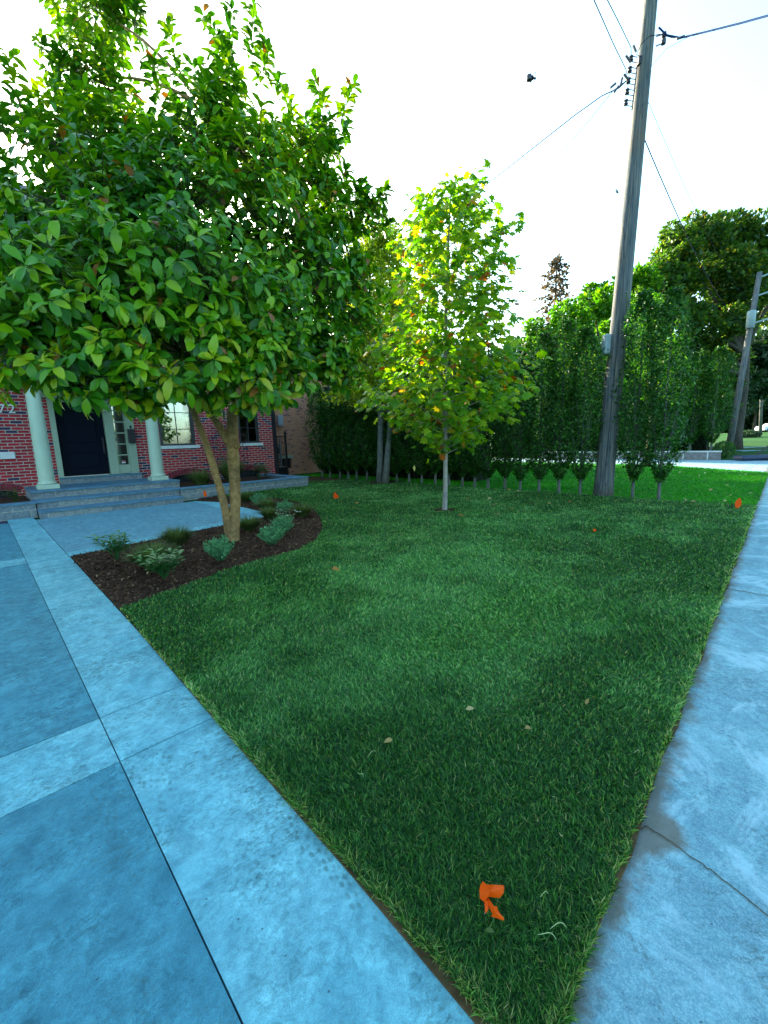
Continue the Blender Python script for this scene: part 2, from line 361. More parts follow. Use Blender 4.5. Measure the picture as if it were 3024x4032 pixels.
M['lf_conif'] = leafmat('sunlit_conifer_leaf', [(0, (.07, .15, .01)), (.6, (.20, .32, .012)), (1, (.40, .46, .015))], .4, .5, .3, (1.8, 1.6, .4))  # dark evergreen coloured yellow to paint its sunlit crown
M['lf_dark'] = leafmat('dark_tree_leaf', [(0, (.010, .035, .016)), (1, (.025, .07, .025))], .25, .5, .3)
M['lf_spruce'] = leafmat('spruce_needle', [(0, (.07, .05, .03)), (1, (.16, .12, .07))], .3, .6, .2, (1.3, 1.2, .7))
M['lf_purple'] = leafmat('purple_leaf', [(0, (.035, .012, .03)), (1, (.10, .03, .07))], .3, .5, .3, (1.2, .7, .9))
M['lf_peony'] = leafmat('peony_leaf', [(0, (.025, .12, .03)), (1, (.07, .26, .06))], .3, .4, .4)
M['lf_lav'] = leafmat('lavender_leaf', [(0, (.06, .20, .08)), (1, (.15, .36, .17))], .3, .6, .2, (1.1, 1.3, .8))
M['lf_fescue'] = leafmat('tuft_grass_blade', [(0, (.04, .09, .03)), (.6, (.09, .15, .04)), (1, (.22, .22, .09))], .3, .6, .2)
M['lf_bedgreen'] = leafmat('bed_plant_leaf', [(0, (.03, .10, .03)), (1, (.08, .2, .05))], .3, .5, .3)
M['lf_flower'] = leafmat('white_flower', [(0, (.6, .62, .55)), (1, (.8, .8, .75))], .3, .6, .2, (1, 1, 1))
M['lf_fallen'] = leafmat('fallen_leaf', [(0, (.30, .20, .06)), (.5, (.42, .33, .14)), (1, (.5, .46, .28))], .2, .6, .2, (1, 1, .6))
M['lf_orange'] = leafmat('fallen_orange_leaf', [(0, (.35, .13, .03)), (1, (.45, .22, .05))], .2, .6, .2, (1, 1, .6))
def flagm():
    m, t, o = newmat('orange_flag_vinyl'); p = prin(t, o, (.95, .12, .003), .5, .2)
    tr = N_(t, 'ShaderNodeBsdfTranslucent'); tr.inputs[0].default_value = (.95, .10, .005, 1); mx = N_(t, 'ShaderNodeMixShader'); mx.inputs[0].default_value = .35
    t.links.new(p.outputs[0], mx.inputs[1]); t.links.new(tr.outputs[0], mx.inputs[2]); t.links.new(mx.outputs[0], o.inputs[0]); return m
M['flag'] = flagm(); M['flagy'] = simple('yellow_flag', (.55, .50, .12), .5)
def grassblade():
    m, t, o = newmat('grass_blade')
    a = N_(t, 'ShaderNodeAttribute', attribute_name='rnd'); b = N_(t, 'ShaderNodeAttribute', attribute_name='patch'); l = N_(t, 'ShaderNodeAttribute', attribute_name='len')
    c1 = ramp(t, a.outputs['Fac'], [(0, (.004, .040, .008)), (.4, (.010, .080, .018)), (.75, (.042, .18, .026)), (.93, (.13, .32, .06)), (.985, (.25, .30, .08)), (1, (.45, .43, .2))])
    c2 = ramp(t, a.outputs['Fac'], [(0, (.016, .10, .03)), (.4, (.045, .20, .042)), (.75, (.13, .37, .09)), (.96, (.27, .52, .17)), (1, (.45, .45, .25))])
    c = mix(t, c1, c2, b.outputs['Fac'])
    c = mix(t, c, (1.4, 1.35, .6), math_(t, 'MULTIPLY', math_(t, 'SUBTRACT', 1, l.outputs['Fac']), .55), 'MULTIPLY')
    p = prin(t, o, c, .45, .35)
    tr = N_(t, 'ShaderNodeBsdfTranslucent'); t.links.new(mix(t, c, (1.3, 1.5, .5), 1., 'MULTIPLY'), tr.inputs[0]); mx = N_(t, 'ShaderNodeMixShader'); mx.inputs[0].default_value = .3
    t.links.new(p.outputs[0], mx.inputs[1]); t.links.new(tr.outputs[0], mx.inputs[2]); t.links.new(mx.outputs[0], o.inputs[0]); return m
M['blade'] = grassblade()
M['soil'] = simple('dark_sod_soil', (.10, .065, .03), .95, .1, var=.5, scale=14, bstr=.6, bscale=40)
M['nlawn'] = simple('neighbour_lawn_green', (.035, .2, .006), .9, .1, var=.35, scale=1.2, bstr=.5, bscale=50)
M['farlawn'] = simple('far_lawn_green', (.018, .085, .012), .9, .1, var=.3, scale=1)
M['asphalt'] = simple('asphalt', (.05, .052, .055), .9, .2, var=.25, scale=3, bstr=.4, bscale=90)
M['mulch'] = simple('bark_mulch', (.055, .030, .018), .95, .1, var=.5, scale=30, bstr=.9, bscale=90)
M['chip'] = leafmat('mulch_chip', [(0, (.022, .012, .008)), (.6, (.075, .038, .022)), (.95, (.16, .085, .045)), (1, (.3, .2, .1))], .0, .9, .1)
M['wire'] = simple('cable_black', (.01, .015, .03), .9, .05)
M['wireblue'] = simple('service_cable', (.006, .022, .08), .9, .05)
M['carpaint'] = simple('white_car_paint', (.70, .74, .78), .25, .5, var=.02)
M['cardark'] = simple('car_dark_glass', (.02, .025, .03), .1, .6, var=.05)
M['rubber'] = simple('black_rubber', (.02, .02, .022), .8, .2)
M['tarp'] = simple('navy_plastic', (.02, .035, .075), .5, .4)
M['sticker'] = simple('sticker_white', (.7, .68, .68), .5); M['stickerr'] = simple('sticker_red', (.45, .03, .05), .5)
M['insul'] = simple('brown_porcelain', (.035, .03, .045), .35, .5)

# ------------------------------------------------------------ ground, driveway, patio, pavement
SE = lambda s: .27+.049*s       # pavement edge of the lawns
def zt(x, y):                   # land rises gently far beyond the neighbour's drive
    d = math.hypot(x, y); return 0 if d < 38 else min(1.1, (d-38)*.026)
def ground():
    rs = [0, 2, 5, 10, 20, 38, 45, 55, 65, 80, 120, 300, 1200]; n = 48; V = []; F = []
    for r in rs[1:]:
        for k in range(n):
            a = 2*math.pi*k/n; x, y = r*math.cos(a), r*math.sin(a); V.append((x, y, zt(x, y)-.03))
    V.append((0, 0, -.03))
    for i in range(len(rs)-2):
        for k in range(n): F.append((i*n+k, (i+1)*n+k, (i+1)*n+(k+1) % n, i*n+(k+1) % n))
    for k in range(n): F.append((len(V)-1, k, (k+1) % n))
    me = bpy.data.meshes.new('ground'); me.from_pydata(V, [], F); tag(linkmesh('ground', me, M['farlawn']), kind='structure')
ground()
# driveway: big dark slabs with light borders, gaps between slabs show the joint filler
b = MB(); b.box(-7.5, .78, -.45, 13, -.025, -.006)
tag(b.build('driveway_bed', M['joint'], rz=A), kind='structure')
b = MB(); g = .004
def slab(s0, s1, t0, t1, m, gl=g): b.box(s0+gl, s1-gl, t0+gl, t1-gl, -.005, .012, m)
rows = [(-.45, 2.22, 0), (2.22, 2.69, 1), (2.69, 4.97, 0), (4.97, 7.42, 0), (7.42, 7.85, 1), (7.85, 12.12, 0)]
for t0, t1, m in rows:
    slab(-3.2, .2985, t0, t1, m); slab(-6.8, -3.2, t0, t1, m)
for t0, t1 in [(-.45, 2.22), (2.22, 2.69), (2.69, 4.97), (4.97, 7.38)]:
    b.prism([(.300, t0+g), (.765, t0+g), (.765, t1-g), (.300, t1-g)], -.005, .012, 1)
b.box(.300, .755, 7.384, 12.75, -.005, .012, 1)
tag(b.build('driveway', [M['concrete_dark'], M['concrete_light']], rz=A), kind='structure')
b = MB()
pa = [(.77, 7.36), (4.50, 8.09), (4.62, 11.3), (4.30, 12.17), (.77, 12.17)]
b.prism([(.765, 7.72), (4.12, 8.37), (4.2, 12.17), (.765, 12.17)], -.02, .012, 0)
b.prism([(.765, 7.36), (4.50, 8.09), (4.13, 8.365), (.765, 7.712)], -.02, .013, 1)
b.prism([(4.13, 8.37), (4.505, 8.095), (4.62, 11.3), (4.30, 12.17), (4.21, 12.17)], -.02, .013, 1)
tag(b.build('patio', [M['concrete_mid'], M['concrete_light']], rz=A), kind='structure')
# pavement along the street, with soil washed onto its lawn edge
def walk():
    ss = np.concatenate([np.arange(-3, 6, .12), np.arange(6, 45, .5)]); offs = [-.12, 0, .04, .09, .16, .28, .5, .9, 1.4, 1.75]
    V = []; so = []
    for s in ss:
        for o in offs:
            t = SE(s)-o+(.02*math.sin(s*9)+.01*math.sin(s*23) if o <= 0 else 0)
            p = W(s, t, .008); V.append(p)
            k = max(0, 1-max(o, 0)/.16)*.75
            k += .9*math.exp(-((s-1.66)**2)/.006-(o/.22)**2)
            so.append(min(1, k))
    m = len(offs); F = [(i*m+j, i*m+j+1, (i+1)*m+j+1, (i+1)*m+j) for i in range(len(ss)-1) for j in range(m-1)]
    me = bpy.data.meshes.new('pavement'); me.from_pydata([tuple(v) for v in V], [], F)
    at = me.attributes.new('soil', 'FLOAT', 'POINT'); at.data.foreach_set('value', so)
    o = linkmesh('pavement', me, M['concrete_walk']); tag(o, kind='structure')
    # jagged crack and a slab joint
    def crack(name, pts, w):
        b = MB()
        for (s0, t0), (s1, t1) in zip(pts[:-1], pts[1:]):
            n = Vector((-(t1-t0), s1-s0)); n = n.normalized()*w
            b.add([W(s0-n.x, t0-n.y, .0125), W(s0+n.x, t0+n.y, .0125), W(s1+n.x, t1+n.y, .0125), W(s1-n.x, t1-n.y, .0125)], [[0, 1, 2, 3]])
        b.build(name, M['soil'], o)
    r = random.Random(3); pts = []
    CK = [(1.60, .37), (1.655, .33), (1.652, .268), (1.627, .156), (1.609, .078), (1.571, -.013), (1.55, -.3)]
    for (s0, t0), (s1, t1) in zip(CK[:-1], CK[1:]):
        for i in range(6): k = i/6; pts.append((s0+(s1-s0)*k+r.uniform(-.006, .006), t0+(t1-t0)*k+r.uniform(-.006, .006)))
    crack('crack', pts, .0022)
    crack('pavement_joint', [(8.2, SE(8.2)), (8.25, -1.4)], .006); crack('pavement_joint', [(5.0, SE(5.0)), (5.05, -1.4)], .005); crack('pavement_joint', [(12.2, SE(12.2)), (12.25, -1.2)], .006)
walk()
b = MB(); b.box(-60, 120, -12, -3.2, -.02, -.006); tag(b.build('road', M['asphalt'], rz=A), kind='structure')
b = MB(); b.box(-60, 120, -3.2, -3.05, -.03, .12, bev=.02); tag(b.build('kerb', M['concrete_far'], rz=A), kind='structure')
# neighbour's driveway
b = MB()
b.prism([(20.0, 0.9), (23.4, 5.4), (24.5, 18), (28.3, 18), (28.3, 3.0), (27.2, -3.0), (19.2, -3.0)], -.025, -.004)
tag(b.build('side_driveway', M['concrete_far'], rz=A), kind='structure')
b = MB()
for t in (2.0, 5.5, 9.5, 13.5): b.box(20.3 if t < 3 else 23.6, 28.3, t, t+.03, -.0035, -.001)
tag(b.build('side_driveway_joints', M['grey'], rz=A), kind='structure')

# lawns: sod slab under the blades
def poly_sheet(name, pts, z0, z1, mat, kind='structure'):
    b = MB(); b.prism(pts, z0, z1); return tag(b.build(name, mat, rz=A), kind=kind)
BED = [(.775, 4.46), (1.0, 4.52), (1.35, 4.63), (2.02, 4.86), (2.55, 4.95), (3.1, 5.02), (3.6, 5.30), (4.2, 5.95), (4.75, 6.78), (5.4, 7.94), (5.85, 9.4), (5.9, 10.6), (5.6, 11.8), (5.05, 12.6), (4.6, 12.7), (4.3, 12.19), (4.62, 11.3), (4.50, 8.09), (.77, 7.36)]
LAWN = [(.72, SE(.72)+.02), (11.05, SE(11.05)+.02), (11.05, 18), (8.52, 18), (8.52, 12.74), (5.0, 12.74)]+BED[::-1][5:6]*0
LAWN_POLY = [(.72, .32)]+[(s, SE(s)+.01*math.sin(s*7)) for s in np.arange(.9, 11.1, .3)]+[(11.05, 18.4), (8.55, 18.4), (8.55, 12.74), (5.0, 12.74)]+[p for p in BED[::-1] if False]+[(5.05, 12.6), (5.6, 11.8), (5.9, 10.6), (5.85, 9.4), (5.4, 7.94), (4.75, 6.78), (4.2, 5.95), (3.6, 5.30), (3.1, 5.02), (2.55, 4.95), (2.02, 4.86), (1.35, 4.63), (1.0, 4.52), (.775, 4.46), (.755, 3), (.745, 2), (.74, 1)]
def tri_sheet(name, pts, z0, z1, mat):
    bm = bmesh.new(); vs = [bm.verts.new((x, y, z1)) for x, y in pts]; f = bm.faces.new(vs); 
    r = bmesh.ops.extrude_face_region(bm, geom=[f]); 
    for v in r['geom']:
        if isinstance(v, bmesh.types.BMVert): v.co.z = z0
    bmesh.ops.triangulate(bm, faces=bm.faces); bmesh.ops.recalc_face_normals(bm, faces=bm.faces)
    me = bpy.data.meshes.new(name); bm.to_mesh(me); bm.free(); return linkmesh(name, me, mat, rz=A)
tag(tri_sheet('lawn', LAWN_POLY, -.02, .022, M['soil']), kind='structure')
NL = [(11.06, SE(11)+.02)]+[(s, SE(s)) for s in (13, 15, 17, 19, 20)]+[(20.0, 1.25), (23.35, 5.4), (24.4, 18), (11.06, 18)]
tag(tri_sheet('side_lawn', NL, -.02, .008, M['nlawn']), kind='structure')
tag(tri_sheet('mulch_bed', BED, -.02, .02, M['mulch']), kind='structure')

def inpoly(x, y, poly):
    c = np.zeros(len(x), bool); n = len(poly)
    for i in range(n):
        x0, y0 = poly[i]; x1, y1 = poly[(i+1) % n]
        if y0 == y1: continue
        k = ((y0 > y) != (y1 > y)) & (x < (x1-x0)*(y-y0)/(y1-y0)+x0); c ^= k
    return c
def vnoise(x, y, seed=0):
    r = np.random.default_rng(seed); o = np.zeros_like(x); 
    for i in range(12):
        a = r.uniform(0, 2*math.pi); f = 2**r.uniform(0, 2.2); ph = r.uniform(0, 6.28, 2)
        o += np.sin((x*math.cos(a)+y*math.sin(a))*f+ph[0]+1.3*np.sin((x*math.sin(a)-y*math.cos(a))*f*.7+ph[1]))/f**.6
    return o/3.2
def blades(name, poly, smax, N, near, label_kind='stuff', patchfun=None, size=1.0, mat='blade', edge_long=True, z0=.02):
    # sample in polar coordinates round the camera so that density falls with distance
    r0_, r1_ = near; u = rng.random(N); r = (math.sqrt(r0_)+(math.sqrt(r1_)-math.sqrt(r0_))*u)**2
    th = rng.uniform(R(-46), R(50), N); x = r*np.sin(th); y = r*np.cos(th)
    s = x*CA+y*SA; t = -x*SA+y*CA
    k = inpoly(s, t, poly) & (np.minimum(s-.745, t-SE(s)) > .004+.006*np.sin(s*31+t*27)); 
    for (bx, by, br) in [(1.29, 8.78, .27), (5.44, 10.3, .25), (-.01, 15.36, .6)]: k &= (x-bx)**2+(y-by)**2 > (br*(1+.25*np.sin(np.arctan2(y-by, x-bx)*5)))**2
    x, y, s, t, r = x[k], y[k], s[k], t[k], r[k]; n = len(x)
    pt = patchfun(s, t)
    L = size*(.022+.024*rng.random(n)+.012*np.clip(-vnoise(s*1.1, t*1.1, 5), -1, 1))*(1+.05*np.minimum(r, 8))
    Wd = .00115*(1+rng.random(n)*.7)*np.clip((r/1.2)**.85, 1, 9)*1.15
    base = np.stack([x, y, np.full(n, z0)], 1)
    az = rng.uniform(0, 2*math.pi, n); fld = 2.2*vnoise(s*.8+3, t*.8, 9)+1.5
    lean = rng.uniform(.1, 1.25, n)
    hx = np.cos(az)*lean+.45*np.cos(fld)*(.4+pt); hy = np.sin(az)*lean+.45*np.sin(fld)*(.4+pt)
    D = nrm(np.stack([hx, hy, np.ones(n)], 1)); D2 = nrm(np.stack([hx*2.3, hy*2.3, np.full(n, .75)], 1))
    fa = rng.uniform(0, math.pi, n); side = np.stack([np.cos(fa), np.sin(fa), np.zeros(n)], 1)*Wd[:, None]
    mid = base+D*(L*.55)[:, None]; tip = mid+D2*(L*.5)[:, None]
    V = np.stack([base-side, base+side, mid+side*.85, mid-side*.85, tip], 1)
    F = np.array([(0, 1, 2), (0, 2, 3), (3, 2, 4)])[None]+(np.arange(n)*5)[:, None, None]
    rn = rng.random(n)
    if mat == 'blade':
        e = np.minimum(s-.745, t-SE(s)); f = (e < .02+.02*rng.random(n)) & (rng.random(n) < .35); rn[f] = .94+.06*rng.random(f.sum())
    else: rn = np.clip(rn*.55+pt*1.3-.05, 0, 1)
    me = npmesh(name, V.reshape(-1, 3), F.reshape(-1, 3), {'rnd': np.repeat(rn, 5), 'patch': np.repeat(pt, 5), 'len': np.tile([0, 0, .6, .6, 1.], n)})
    o = linkmesh(name, me, M[mat]); return o
def patch_lawn(s, t):
    v = vnoise(s*.75, t*.75, 21)*.6+vnoise(s*2.6, t*2.6, 4)*.5+vnoise(s*7, t*7, 14)*.3
    # sod rolls vary in tone; paler middle paints the sheen of blades leaning away
    strip = np.sign(np.sin(t*3.3+.35*np.sin(s*1.3)+np.floor(s/1.3)*1.7))*.10
    mid = np.exp(-((s-3.4)/1.9)**2-((t-3.2)/1.6)**2)*.65-.35*np.exp(-((s-1.1)/.8)**2)+.25*np.exp(-((s-7.5)/3.5)**2-((t-4.)/3.)**2)
    return np.clip(.12+v*.75+strip+mid, 0, 1)
o = blades('grass', LAWN_POLY, 11, 1200000, (.85, 17), patchfun=patch_lawn)
tag(o, 'dense short dark green turf blades of the front lawn', 'grass', kind='stuff')
M['blade2'] = leafmat('side_grass_blade', [(0, (.012, .15, .02)), (.45, (.03, .26, .006)), (.8, (.05, .36, .005)), (1, (.18, .42, .02))], .35, .5, .25, (1.2, 1.5, .3))
o = blades('grass', NL, 24, 330000, (8.5, 30), patchfun=lambda s, t: np.clip(vnoise(s*.6, t*.6, 3), 0, 1)*.4, mat='blade2', z0=.006)
tag(o, 'bright green grass of the neighbouring lawn beyond the row of thin trees', 'grass', kind='stuff')

# mulch chips
def chips(name, poly, n, z, box):
    s = rng.uniform(box[0], box[1], n); t = rng.uniform(box[2], box[3], n); k = inpoly(s, t, poly); s, t = s[k], t[k]; n = len(s)
    P = np.stack([s*CA-t*SA, s*SA+t*CA, z+rng.random(n)*.02], 1); D = rdir(n); D[:, 2] *= .35; N = np.tile([0, 0, 1.], (n, 1))+rdir(n)*.5
    me = leafmesh(name, P, D, N, rng.uniform(.015, .05, n), TINY); return tag(linkmesh(name, me, M['chip']), 'dark brown shredded bark mulch of the planting bed', 'mulch', kind='stuff')
chips('mulch', BED, 60000, .02, (.7, 6, 4.4, 12.8))

# ------------------------------------------------------------ the brick house
TF = 16.2
house = empty('brick_house', W(5, TF), A, 'red brick two storey house with cream porch columns and a navy front door', 'house')
hx = lambda s: s-5          # local x in the house frame; local y = t-TF, outside is negative
def wall_with_holes(x0, x1, z0, z1, holes, y0, y1, mat, name, parent):
    xs = sorted({x0, x1, *[h[0] for h in holes], *[h[1] for h in holes]}); zs = sorted({z0, z1, *[h[2] for h in holes], *[h[3] for h in holes]})
    bm = bmesh.new()
    def solid(i, j):
        if i < 0 or j < 0 or i >= len(xs)-1 or j >= len(zs)-1: return False
        cx, cz = (xs[i]+xs[i+1])/2, (zs[j]+zs[j+1])/2
        return not any(h[0] < cx < h[1] and h[2] < cz < h[3] for h in holes)
    def q(*p): bm.faces.new([bm.verts.new(v) for v in p])
    for i in range(len(xs)-1):
        for j in range(len(zs)-1):
            if not solid(i, j): continue
            a, b_, c, d = xs[i], xs[i+1], zs[j], zs[j+1]
            q((a, y0, c), (b_, y0, c), (b_, y0, d), (a, y0, d)); q((a, y1, c), (a, y1, d), (b_, y1, d), (b_, y1, c))
            if not solid(i-1, j): q((a, y0, c), (a, y0, d), (a, y1, d), (a, y1, c))
            if not solid(i+1, j): q((b_, y0, c), (b_, y1, c), (b_, y1, d), (b_, y0, d))
            if not solid(i, j-1): q((a, y0, c), (a, y1, c), (b_, y1, c), (b_, y0, c))
            if not solid(i, j+1): q((a, y0, d), (b_, y0, d), (b_, y1, d), (a, y1, d))
    bmesh.ops.remove_doubles(bm, verts=bm.verts, dist=1e-4); bmesh.ops.recalc_face_normals(bm, faces=bm.faces)
    me = bpy.data.meshes.new(name); bm.to_mesh(me); bm.free(); return linkmesh(name, me, mat, parent)
CX = 9.25; FL = .72; EAVE = 8.0
D0, D1, J1 = 1.86, 3.10, 3.93       # door and the right jamb of the entrance surround
WIN = [(4.72, 5.92, 1.60, 3.35), (7.62, 8.50, 1.62, 3.45)]; WUP = [(2.0, 3.2, 4.9, 6.5), (4.7, 5.9, 4.9, 6.5), (7.5, 8.6, 4.9, 6.5), (-1, .1, 4.9, 6.5)]
BAS = [(4.95, 6.1, 0, .56), (7.2, 8.35, 0, .56), (-.55, .72, 0, .5)]
holes = [(hx(1.72), hx(J1), .54, 3.15)]+[(hx(a), hx(b_), c, d) for a, b_, c, d in WIN+WUP+BAS]
wall_with_holes(hx(-8), hx(CX), -.02, EAVE, holes, 0, .3, M['brick'], 'wall', house)
MB().box(hx(CX)-.3, hx(CX), .302, 9, -.02, EAVE).build('wall', M['brick'], house)
MB().box(hx(-7.9), hx(CX)-.31, 3.0, 3.1, 0, EAVE).build('room_backdrop', M['interior'], house)
# segmental brick arches over the basement windows, small dark panes behind
def arch(x0, x1, z0, rise, name='arch'):
    b = MB(); n = 13; c = (x0+x1)/2; w = (x1-x0)/2+.06; Rr = (w*w+rise*rise)/(2*rise); th = math.asin(w/Rr)
    for i in range(n):
        a0 = -th+2*th*(i+.06)/n; a1 = -th+2*th*(i+.94)/n; zc = z0+rise-Rr
        p = [(c+r*math.sin(a), zc+r*math.cos(a)) for r, a in ((Rr, a0), (Rr, a1), (Rr+.2, a1), (Rr+.2, a0))]
        b.prism(p, -.03, -.004, 0, 'y')
    p = [(c+r*math.sin(a), z0+rise-Rr+r*math.cos(a)) for r in (Rr-.012,) for a in [(-th+2*th*k/12) for k in range(13)]]+[(c+(Rr+.21)*math.sin(a), z0+rise-Rr+(Rr+.21)*math.cos(a)) for a in [th-2*th*k/12 for k in range(13)]]
    b.prism(p, -.012, -.002, 1, 'y')
    return b.build(name, [M['archbrick'], M['mortar']], house)
M['archbrick'] = simple('arch_brick', (.20, .028, .04), .8, .2, var=.5, scale=9); M['mortar'] = simple('mortar', (.27, .20, .19), .9)
for a, b_, c, d in BAS:
    arch(hx(a), hx(b_), d-.12, .12)
    w = MB().box(hx(a), hx(b_), .12, .16, 0, d).build('basement_window', M['black'], house)
    MB().box(hx(a)+.06, hx(b_)-.06, .105, .118, .08, d-.05).build('pane', M['cardark'], w)
def window(x0, x1, z0, z1, cols, rws, curtain, parent, sill=True, fm='frame'):
    f = .07; b = MB()
    b.box(x0, x0+f, .03, .12, z0, z1).box(x1-f, x1, .03, .12, z0, z1).box(x0+f, x1-f, .03, .12, z0, z0+f).box(x0+f, x1-f, .03, .12, z1-f, z1)
    b.box(x0+f, x0+f+.035, .05, .11, z0+f, z1-f).box(x1-f-.035, x1-f, .05, .11, z0+f, z1-f)
    for i in range(1, cols): c = x0+(x1-x0)*i/cols; b.box(c-.012, c+.012, .06, .1, z0+f, z1-f)
    for j in range(1, rws): c = z0+(z1-z0)*j/rws; b.box(x0+f+.036, x1-f-.036, .062, .098, c-.012, c+.012)
    o = b.build('window', M[fm], parent)
    MB().box(x0+f, x1-f, .078, .082, z0+f, z1-f).build('pane', M['glass'], o)
    if sill: MB().box(x0-.1, x1+.12, -.05, .1, z0-.11, z0-.002, bev=.008).build('sill', M['white'], o)
    if curtain:
        b = MB()
        for sgn, xa in ((1, x0+.02), (-1, x1-.02)):
            n = 26; w = (x1-x0)*(.5 if curtain == 'curtainb' else .30); pts = [(xa+sgn*w*k/n, .30+.03*math.sin(k*1.5)) for k in range(n+1)]
            vs = [(x, y, z) for z in (z0-.1, z1+.1) for x, y in pts]
            b.add(vs, [[k, k+1, n+2+k, n+1+k] for k in range(n)])
        b.build('curtain', M[curtain], o, smooth=True)
    return o
window(hx(4.72), hx(5.92), 1.60, 3.35, 2, 3, 'curtain', house)
window(hx(7.62), hx(8.50), 1.62, 3.45, 2, 3, 'curtainb', house)
for a, b_, c, d in WUP: window(hx(a), hx(b_), c, d, 2, 2, 'curtainb', house)
MB().box(hx(.45), hx(.80), -.05, .02, 1.35, 1.55, bev=.008).build('stone_block', M['white'], house)
# entrance: pilasters, door, sidelight
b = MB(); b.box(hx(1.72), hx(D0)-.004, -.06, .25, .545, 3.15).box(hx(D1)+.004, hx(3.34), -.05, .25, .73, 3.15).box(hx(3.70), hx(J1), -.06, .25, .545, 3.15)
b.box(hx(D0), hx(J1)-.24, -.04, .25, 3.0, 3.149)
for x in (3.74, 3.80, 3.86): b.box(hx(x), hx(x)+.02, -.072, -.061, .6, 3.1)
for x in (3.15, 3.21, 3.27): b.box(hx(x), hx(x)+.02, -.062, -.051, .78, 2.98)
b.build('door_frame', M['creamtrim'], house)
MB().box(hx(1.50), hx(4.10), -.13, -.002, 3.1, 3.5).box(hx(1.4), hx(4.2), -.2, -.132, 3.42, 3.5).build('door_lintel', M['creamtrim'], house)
b = MB(); dx0, dx1 = hx(D0)+.004, hx(D1)-.004
b.box(dx0, dx1, .10, .15, .745, 2.99)
def panel(x0, x1, z0, z1):
    b.box(x0, x1, .085, .0995, z0, z0+.03).box(x0, x1, .085, .0995, z1-.03, z1).box(x0, x0+.03, .085, .0995, z0+.03, z1-.03).box(x1-.03, x1, .085, .0995, z0+.03, z1-.03)
    b.box(x0+.06, x1-.06, .078, .0985, z0+.06, z1-.06, bev=.015)
panel(dx0+.17, dx1-.17, .93, 1.50); panel(dx0+.17, dx1-.17, 1.72, 2.80)
door = b.build('door', M['door'], house)
b = MB(); hxp = dx1-.075; b.box(hxp-.025, hxp+.025, .06, .0995, 1.42, 1.92, bev=.006); b.tube([(hxp-.01, .06, 1.5), (hxp-.01, .02, 1.53), (hxp-.01, .02, 1.78), (hxp-.01, .06, 1.81)], .011, 8); b.build('handle', M['black'], door)
MB().box(dx0, dx1, .05, .16, .722, .742).build('threshold', M['steel'], house)
b = MB(); x0, x1 = hx(3.342), hx(3.698); b.box(x0, x1, .02, .12, .73, 1.02)
for z in (1.34, 1.70, 2.06, 2.42, 2.78): b.box(x0, x1, .05, .08, z-.018, z+.018)
b.box(x0, x0+.03, .04, .1, 1.02, 3.0).box(x1-.03, x1, .04, .1, 1.02, 3.0)
sdl = b.build('sidelight', M['creamtrim'], house)
MB().box(x0+.03, x1-.03, .064, .066, 1.02, 3.0).build('pane', M['glass'], sdl)
b = MB(); b.box(x0+.13, x0+.23, .045, .0475, 1.06, 1.15, 0); b.box(x0+.135, x0+.225, .0435, .0448, 1.11, 1.145, 1); b.box(x0+.15, x0+.21, .0435, .0448, 1.075, 1.085, 2)
b.build('security_sticker', [M['sticker'], M['stickerr'], M['black']], sdl)
MB().box(hx(3.80), hx(3.85), -.1, -.075, 2.08, 2.30, 0).box(hx(3.812), hx(3.838), -.104, -.1005, 2.12, 2.20, 1).build('doorbell', [M['black'], M['steel']], house)
# house numbers
tc = bpy.data.curves.new('house_number', 'FONT'); tc.body = '72'; tc.size = .34; tc.extrude = .012; tc.space_character = 1.25
to = bpy.data.objects.new('house_number', tc); COL.objects.link(to); dg = bpy.context.evaluated_depsgraph_get(); me = bpy.data.meshes.new_from_object(to.evaluated_get(dg)); bpy.data.objects.remove(to)
o = linkmesh('house_number', me, M['white'], house); o.location = (hx(.60), -.03, 2.64); o.rotation_euler = (R(90), 0, 0)
# roof, soffit, gutter
b = MB(); xa, xb, y0, y1 = hx(-8.5), hx(CX)+.45, -.5, 9.4; rz0, rz1 = EAVE+.02, EAVE+2.9; ym = (y0+y1)/2
v = [(xa, y0, rz0), (xb, y0, rz0), (xb, y1, rz0), (xa, y1, rz0), (xa+4, ym, rz1), (xb-4.6, ym, rz1)]
b.add(v, [[0, 1, 5, 4], [1, 2, 5], [2, 3, 4, 5], [3, 0, 4], [0, 3, 2, 1]]); roof = b.build('roof', M['shingle'], house)
# front gable wing above the left side of the porch
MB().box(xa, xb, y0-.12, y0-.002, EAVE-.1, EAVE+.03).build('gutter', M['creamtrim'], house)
MB().box(xa, xb, y0, -.001, EAVE-.05, EAVE+.0).build('soffit', M['cream'], house)
b = MB(); w0, w1 = hx(-7), hx(1.2); yw = -1.5; b.add([(w0, yw, 7.7), (w1, yw, 7.7), (w1, 2.2, 7.7), (w0, 2.2, 7.7), (w0+2.8, .3, 11.4), (w1-2.8, .3, 11.4)], [[0, 1, 5, 4], [1, 2, 5], [2, 3, 4, 5], [3, 0, 4], [0, 3, 2, 1]])
b.build('bay_roof', M['shingle'], house); MB().box(w0, w1+.05, yw-.12, yw-.002, 7.52, 7.72).build('gutter', M['creamtrim'], house)
# drain pipe and corner
b = MB(); b.box(hx(CX)-.14, hx(CX)-.02, -.11, -.004, .3, EAVE-.2); 
for z in (1.4, 3.2, 5.4): b.box(hx(CX)-.16, hx(CX)-.005, -.115, -.001, z, z+.04)
b.build('downspout', M['black'], house)
